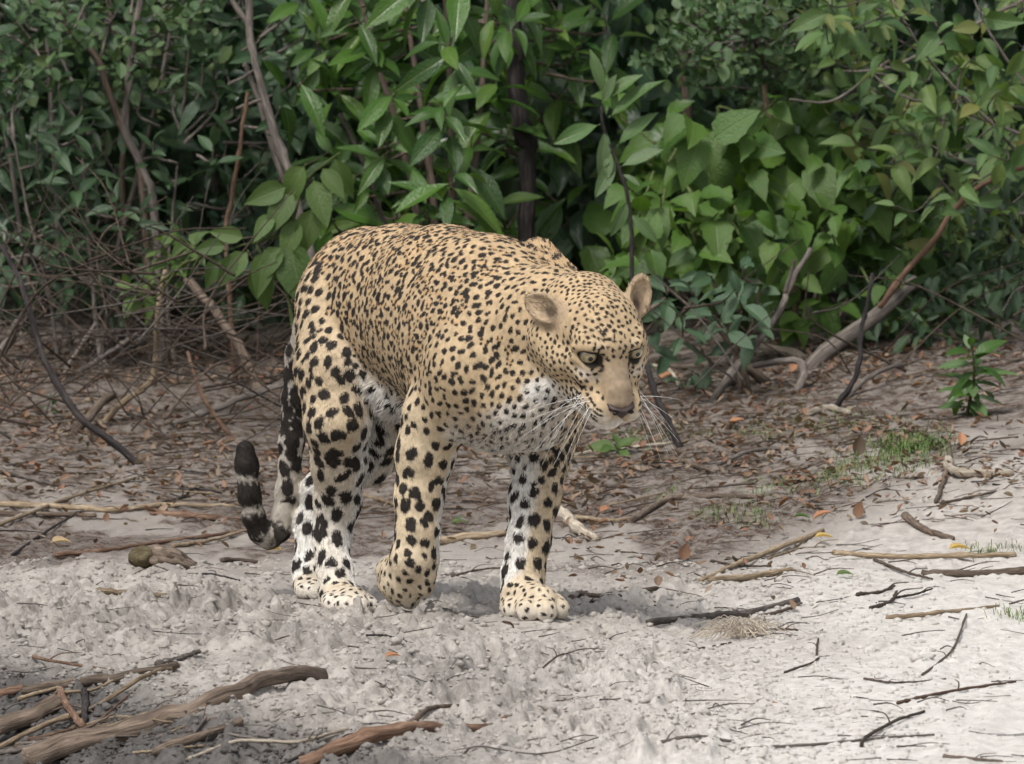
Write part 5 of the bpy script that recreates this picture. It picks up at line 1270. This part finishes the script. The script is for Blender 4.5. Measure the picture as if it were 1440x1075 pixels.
TAN = np.array((.410, .308, .188)); ORA = np.array((.392, .258, .130)); CRM = np.array((.50, .41, .285)); WHT = np.array((.62, .60, .56))
BLK = np.array((.011, .010, .010)); BRN = np.array((.40, .235, .105)); GRY = np.array((.185, .142, .102))
def coat(pts, nor, RW, MED):
    nz = vnoise(pts[:, 0] * 190, pts[:, 1] * 190, pts[:, 2] * 190, 3)
    nb = fbm(pts[:, 0] * 9, pts[:, 1] * 9, pts[:, 2] * 9, 3, 5)
    lh = local_head(pts)
    z = pts[:, 2]
    leg = RW[:, 3] + RW[:, 6] + RW[:, 4] + .6 * RW[:, 2]
    c = TAN + (ORA - TAN) * (sstep(.46, .70, z) * .7 * (.6 + .8 * (nb - .5)))[:, None]
    c = c + (CRM - c) * (np.clip(leg * .75 + sstep(.46, .26, z) * .6, 0, .85))[:, None]
    white = np.clip(1.25 * RW[:, 1] + .25 * leg * 0, 0, 1)
    md = (nor * MED).sum(1)
    hleg = RW[:, 2] + RW[:, 3]
    white = np.maximum(white, sstep(.2, .75, md + .42 * hleg * sstep(.36, .26, z)) * np.clip(1.2 - RW[:, 4], 0, 1))
    # the far thigh and upper arm turn their pale inner faces to us
    # underside of trunk, throat and chest
    und = sstep(-.5, -.95, nor[:, 2]) * (RW[:, 0] + RW[:, 7] + RW[:, 5])
    white = np.maximum(white, und)
    chest = .85 * sstep(.37, .27, z + (nb - .5) * .10) * (RW[:, 7] + RW[:, 0] * .8) * sstep(-.12, -.28, pts[:, 1])
    white = np.maximum(white, np.clip(chest, 0, 1))
    for (cx, cy, rx, ry, k_) in ((765, 546, 32, 20, .95), (740, 594, 60, 32, .7)):
        wc = P(cx, cy, -.35); g = ((pts[:, 0] - wc[0]) / (rx * PXM)) ** 2 + ((z - wc[2]) / (ry * PXM)) ** 2
        white = np.maximum(white, k_ * sstep(1.6, .5, g + (nb - .5) * 1.5) * sstep(-.12, -.2, pts[:, 1]) * np.clip(RW[:, 7] + RW[:, 0] + .4 * RW[:, 9], 0, 1))
    hind = sstep(.33, .17, z + (nb - .5) * .12) * (RW[:, 2] + RW[:, 3]) * .7
    white = np.maximum(white, hind)
    head = RW[:, 9]
    # head: pale throat, chin and lips, pale patch under each eye
    jaw = .8 * sstep(-.058, -.072, lh[:, 2] - .12 * np.clip(.08 - lh[:, 1], 0, 1) * 0 + .0) * head
    white = np.maximum(white, jaw)
    for s in (-1, 1):
        e = (EYE / HSC) * (s, 1, 1)
        q = lh - e
        pt = np.exp(-((q[:, 0] / .016) ** 2 + ((q[:, 1] - .004) / .030) ** 2 + ((q[:, 2] + .024) / .008) ** 2))
        pt2 = np.exp(-(((np.abs(q[:, 0]) - .010) / .008) ** 2 + ((q[:, 2] - .022) / .006) ** 2)) * .15 * (q[:, 0] * s < 0)
        white = np.maximum(white, np.clip((pt + pt2) * .75, 0, 1) * head)
    pw = sstep(.020, .034, np.abs(lh[:, 0]) + .012) * sstep(-.034, -.052, lh[:, 2]) * sstep(.06, .09, lh[:, 1]) * .55 * head
    white = np.maximum(white, pw)
    white = np.maximum(white, np.clip(RW[:, 4] * (.12 + .5 * sstep(.055, .02, z)), 0, .8))
    white = np.clip(white, 0, 1)
    c = c + (WHT - c) * white[:, None]
    bridge = sstep(.034, .010, np.abs(lh[:, 0])) * sstep(.080, .112, lh[:, 1]) * sstep(-.040, -.026, lh[:, 2]) * head
    c = c + (GRY - c) * (bridge * .75)[:, None]
    ear = RW[:, 10]
    c = c + (np.array((.34, .26, .175)) - c) * (ear * .8)[:, None]
    dark, brown = spot_mask(pts, nz)
    c = c + (BRN - c) * (brown * (1 - white) * .5)[:, None]
    # tail rings
    ts = tail_param(pts); tw = RW[:, 8]
    tip = tail_s[-1] - ts
    ring = np.zeros(len(pts))
    wob = (nb - .5) * .05 + (nz - .5) * .014
    for a, b in ((-.1, .046), (.056, .098), (.110, .152), (.166, .200)):
        ring = np.maximum(ring, sstep(a - .005, a + .004, tip + wob) * sstep(b + .005, b - .004, tip + wob))
    ringz = (tip < .25) * tw
    dark = dark * (1 - ringz) + ring * ringz
    c = c + (WHT * .58 - c) * (tw * .75)[:, None]
    # eye rims, tear marks, lips, ear backs
    for s in (-1, 1):
        e = (EYE / HSC) * (s, 1, 1); q = lh - e
        inner = -s * q[:, 0]                 # towards the nose
        rim = np.sqrt((q[:, 0] / .0178) ** 2 + ((q[:, 2] - .002) / .0150) ** 2)
        near = sstep(.038, .030, np.linalg.norm(q, axis=1))
        dark = np.maximum(dark, sstep(1.05, .88, rim) * near * head)
        tear = np.exp(-((inner - .0165) / .0036) ** 2 - ((q[:, 2] + .010 + .8 * (inner - .0165)) / .0036) ** 2)
        dark = np.maximum(dark, np.clip(tear * 1.4, 0, 1) * near * head)
    lip = np.zeros(len(pts))
    for s in (-1, 1):
        for a, b in (((0, .141, -.0665), (s * .020, .122, -.0728)), ((s * .020, .122, -.0728), (s * .046, .060, -.0690))):
            a, b = np.array(a), np.array(b); ba = b - a
            t = np.clip((lh - a) @ ba / (ba @ ba), 0, 1); d = np.linalg.norm(lh - a - t[:, None] * ba, axis=1)
            lip = np.maximum(lip, sstep(.0068, .0040, d))
        lip = np.maximum(lip, sstep(.0035, .0018, np.abs(lh[:, 0])) * sstep(.135, .142, lh[:, 1]) * sstep(-.050, -.054, lh[:, 2]) * sstep(-.075, -.068, lh[:, 2]))
    dark = np.maximum(dark, lip * head * .95)
    for c_, axs, w_, hh in EARS:
        q = (pts - c_); inner = q @ axs[2]; face = nor @ axs[2]
        deep = np.exp(-((q @ axs[0]) / (w_ * .42)) ** 2 - ((q @ axs[1] + hh * .38) / (hh * .42)) ** 2) * ear * sstep(-.2, .4, face)
        c = c + (np.array((.055, .038, .026)) - c) * np.clip(deep * 1.3, 0, .92)[:, None]
        back = sstep(.1, -.3, face) * ear * sstep(-.3, .2, (q @ axs[1]) / hh) * sstep(1.0, .6, (q @ axs[1]) / hh)
        dark = np.maximum(dark, back * .95)
    c = c * ((.82 + .36 * nz) * (.9 + .2 * vnoise(pts[:, 0] * 70, pts[:, 1] * 70, pts[:, 2] * 70, 9)))[:, None]
    blk = BLK + np.array((.02, .015, .01)) * nz[:, None]
    c = c + (blk - c) * np.clip(dark, 0, 1)[:, None]
    return np.clip(c, .003, .9)

m = NT('leopard_skin'); a = m.attr('coat'); m.base(a.outputs['Color'], .75, .15); SKIN = m.m
m = NT('leopard_fur'); a = m.attr('coat'); m.base(a.outputs['Color'], .55, .22); FUR = m.m
leopard_me = mesh_from('leopard', LV, LQ, SKIN)
point_color(leopard_me, 'coat', coat(LV, LN, RW_v, MED_v))
LEO = tag(add_obj('leopard', leopard_me), 'spotted leopard walking across the pale sand with one forepaw lifted and head lowered', 'leopard')

# ---- fur: short hairs lying along the coat
def make_fur(n):
    v = LV[LQ]; ar = .5 * np.linalg.norm(np.cross(v[:, 2] - v[:, 0], v[:, 3] - v[:, 1]), axis=1)
    hl_f = HL_v[LQ].mean(1); w = ar / np.clip(hl_f, .003, .02) ** .8
    f = RNG.choice(len(LQ), n, p=w / w.sum())
    a, b = RNG.random((n, 1)), RNG.random((n, 1))
    wq = np.concatenate(((1 - a) * (1 - b), a * (1 - b), a * b, (1 - a) * b), 1)
    pts = np.einsum('nk,nki->ni', wq, LV[LQ[f]]); nor = np.einsum('nk,nki->ni', wq, LN[LQ[f]])
    nor /= np.linalg.norm(nor, axis=1, keepdims=True)
    RW = np.einsum('nk,nki->ni', wq.astype(np.float32), RW_v[LQ[f]]); MED = np.einsum('nk,nki->ni', wq, MED_v[LQ[f]])
    hd = np.einsum('nk,nki->ni', wq, HD_v[LQ[f]]); hl = np.einsum('nk,nk->n', wq, HL_v[LQ[f]])
    lh = local_head(pts)
    keep = np.ones(n, bool)
    for s in (-1, 1): keep &= ((lh - (EYE / HSC) * (s, 1, 1)) ** 2).sum(1) > .0175 ** 2
    keep &= ~((np.abs(lh[:, 0]) < .020) & (lh[:, 1] > .142) & (lh[:, 2] > -.052) & (lh[:, 2] < -.020))
    pts, nor, RW, MED, hd, hl = (q[keep] for q in (pts, nor, RW, MED, hd, hl)); n = len(pts)
    col = coat(pts, nor, RW, MED)
    white = sstep(.35, .6, col.min(1))
    und = sstep(-.3, -.9, nor[:, 2]) * (RW[:, 0] + RW[:, 7] + RW[:, 1])
    hl = hl * RNG.uniform(.6, 1.25, n) * (1 + .5 * white * (1 - RW[:, 9])) * (1 + .8 * und)
    sw = vnoise(pts[:, 0] * 35, pts[:, 1] * 35, pts[:, 2] * 35, 21) - .5
    sw2 = vnoise(pts[:, 0] * 110, pts[:, 1] * 110, pts[:, 2] * 110, 22) - .5
    b = np.cross(nor, hd)
    d = hd + b * (sw * .8 + sw2 * .5 + RNG.normal(0, .13, n))[:, None]
    d /= np.linalg.norm(d, axis=1, keepdims=True)
    lift = np.clip(.34 + RNG.normal(0, .10, n) + .25 * sw2, .12, .8)[:, None]
    K = 4; out = np.zeros((n, K, 3), np.float32)
    for k in range(K):
        t = k / (K - 1)
        out[:, k] = pts - nor * .001 + hl[:, None] * (d * t * (1 - .25 * lift) + nor * lift * (t - .45 * t * t))
    cu = bpy.data.hair_curves.new('fur')
    cu.add_curves([K] * n)
    cu.attributes['position'].data.foreach_set('vector', out.ravel())
    ra = cu.attributes.get('radius') or cu.attributes.new('radius', 'FLOAT', 'POINT')
    rad = np.tile(np.array((.00042, .00040, .00030, .00008), np.float32), (n, 1)) * RNG.uniform(.8, 1.2, (n, 1)).astype(np.float32)
    rad *= np.clip(hl / .008, .5, 1.25)[:, None].astype(np.float32)
    ra.data.foreach_set('value', rad.ravel())
    at = cu.attributes.new('coat', 'FLOAT_COLOR', 'CURVE')
    cc = np.ones((n, 4), np.float32); cc[:, :3] = np.clip(col * RNG.uniform(.72, 1.30, (n, 1)) * (.82 + .36 * vnoise(pts[:, 0] * 260, pts[:, 1] * 260, pts[:, 2] * 260, 8))[:, None], 0, .92)
    at.data.foreach_set('color', cc.ravel())
    cu.materials.append(FUR)
    o = add_obj('fur', cu, LEO); o['kind'] = 'stuff'
    return o
N_HAIR = 520000
make_fur(N_HAIR)

# ---- eyes, nose, whiskers
m = NT('leopard_eye')
co = m.coord('Generated'); sep = m.n('ShaderNodeSeparateXYZ'); m.t.links.new(co, sep.inputs[0])
at = m.attr('eye'); 
m.base(m.mix(m.math('MULTIPLY', m.noise(60, 2), .5), (1, 1, 1), (.7, .6, .45), 'MULTIPLY'), .06, .6)
m.t.links.new(m.mix(1.0, at.outputs['Color'], m.mix(m.math('MULTIPLY', m.noise(90, 2), .6), (1, 1, 1), (.6, .55, .45)), 'MULTIPLY'), m.b.inputs['Base Color'])
m.b.inputs['Coat Weight'].default_value = .5; m.b.inputs['Coat Roughness'].default_value = .03
EYEM = m.m
def uv_sphere(nu, nv, r):
    th = np.linspace(0, math.pi, nv + 1)[:, None]; ph = np.linspace(0, 2 * math.pi, nu, endpoint=False)[None]
    v = np.stack((np.sin(th) * np.cos(ph), np.cos(th) + 0 * ph, np.sin(th) * np.sin(ph)), -1).reshape(-1, 3) * r
    i = np.arange(nv)[:, None] * nu + np.arange(nu)[None]; j = np.arange(nv)[:, None] * nu + (np.arange(nu)[None] + 1) % nu
    return v, np.stack((i, i + nu, j + nu, j), -1).reshape(-1, 4)
for s in (-1, 1):
    v, q = uv_sphere(32, 32, .0165)
    look = np.array((s * .10, 1.0, -.02 + .12)); look /= np.linalg.norm(look)
    ax = frame(look, (0, 0, 1))
    c = (v @ np.array((0, 1, 0))) / .0165
    world_v = HO + (HM @ (EYE * (s, 1, 1))) + (v[:, [0]] * ax[0] + v[:, [2]] * ax[1] + v[:, [1]] * ax[2]) @ HM.T
    me = mesh_from('eye', world_v, q, EYEM)
    ang = np.arccos(np.clip(c, -1, 1))
    col = np.where((ang < .29)[:, None], (.006, .006, .006), np.where((ang < .60)[:, None], (.34, .285, .165), np.where((ang < 1.10)[:, None], (.215, .18, .105), np.where((ang < 1.25)[:, None], (.05, .045, .03), (.06, .045, .04)))))
    point_color(me, 'eye', col)
    add_obj('eye', me, LEO)
m = NT('leopard_nose'); m.base(m.mix(m.noise(140, 3), (.018, .012, .011), (.050, .030, .026)), .45, .4)
m.bump(m.noise(900, 2), .3, .001); NOSEM = m.m
bm = bmesh.new()
prof = [(-.0225, .0075), (-.012, .0085), (0, .0060), (.012, .0085), (.0225, .0075), (.0195, .000), (.0105, -.0085), (.004, -.0145), (0, -.0195), (-.004, -.0145), (-.0105, -.0085), (-.0195, .000)]
rings = []
for dep, sc in ((.128, 1.06), (.153, 1.02), (.1595, .84), (.1610, .45)):
    rings.append([bm.verts.new(hw(x * sc, dep - .001 - abs(x) * .30 - max(0, -z) * .25, -.0335 + z * sc * .85)) for x, z in prof])
for ra_, rb_ in zip(rings[:-1], rings[1:]):
    for i in range(len(prof)): bm.faces.new((ra_[i], ra_[(i + 1) % 12], rb_[(i + 1) % 12], rb_[i]))
bm.faces.new(rings[-1]); bm.normal_update()
bmesh.ops.recalc_face_normals(bm, faces=bm.faces)
me = bpy.data.meshes.new('nose'); bm.to_mesh(me); bm.free(); me.materials.append(NOSEM)
for p_ in me.polygons: p_.use_smooth = True
no = add_obj('nose', me, LEO); sm = no.modifiers.new('sub', 'SUBSURF'); sm.levels = sm.render_levels = 2
m = NT('nostril'); m.base((.006, .005, .005), .5, .3)
for s in (-1, 1):
    v, q = uv_sphere(12, 8, 1.0)
    wv = HO + ((v * (.0048, .0030, .0030) + (s * .0125, .1535, -.0345)) * HSC) @ HM.T
    add_obj('nostril', mesh_from('nostril', wv, q, m.m), no)
m = NT('pupil'); m.base((.004, .004, .004), .05, .6)
for eo in [o for o in LEO.children if o.name.startswith('eye')]:
    vv = np.array([x.co[:] for x in eo.data.vertices]); ce = vv.mean(0); fw = vv[0] - ce; R_ = np.linalg.norm(fw); fx = frame(fw, (0, 0, 1))
    th = np.linspace(0, .27, 5)[:, None]; ph = np.linspace(0, 2 * math.pi, 20, endpoint=False)[None]
    u3 = np.stack((np.sin(th) * np.cos(ph), np.sin(th) * np.sin(ph), np.cos(th) + 0 * ph), -1).reshape(-1, 3) * R_ * 1.012
    i_ = np.arange(4)[:, None] * 20 + np.arange(20)[None]; j_ = np.arange(4)[:, None] * 20 + (np.arange(20)[None] + 1) % 20
    add_obj('pupil', mesh_from('pupil', ce + u3 @ np.array(fx), np.stack((i_, j_, j_ + 20, i_ + 20), -1).reshape(-1, 4), m.m), eo)

m = NT('whisker'); m.base((.85, .84, .80), .4, .4); WHM = m.m
def whisker(root, mid, end, r=.00034):
    t = np.linspace(0, 1, 9)[:, None]
    p = (1 - t) ** 2 * root + 2 * t * (1 - t) * mid + t * t * end
    return tube(p, np.linspace(r, r * .35, 9), 4)
for s, ends in ((-1, ((735, 596), (728, 620), (748, 640), (762, 655), (778, 655), (790, 660), (770, 628), (745, 610), (800, 652), (733, 583), (785, 640))),
                (1, ((958, 563), (948, 590), (955, 622), (940, 640), (930, 650), (918, 640), (945, 605), (952, 640), (925, 630), (935, 618)))):
    wv = []
    for k, (ex, ey) in enumerate(ends):
        root = hw(s * (.040 - .004 * (k % 3)), .118 - .009 * (k % 4), -.036 - .005 * (k % 3))
        end = P(ex, ey, root[1] + (.02 if s > 0 else -.05) - .01 * (k % 3))
        ln = np.linalg.norm(end - root)
        mid = root + (end - root) * .5 + np.array((0, -.02, .14 * ln * (.6 + .1 * (k % 4))))
        wv.append(whisker(root, mid, end))
    v, q = merge(wv)
    o = add_obj('whiskers', mesh_from('whiskers', v, q, WHM), LEO); o['kind'] = 'stuff'
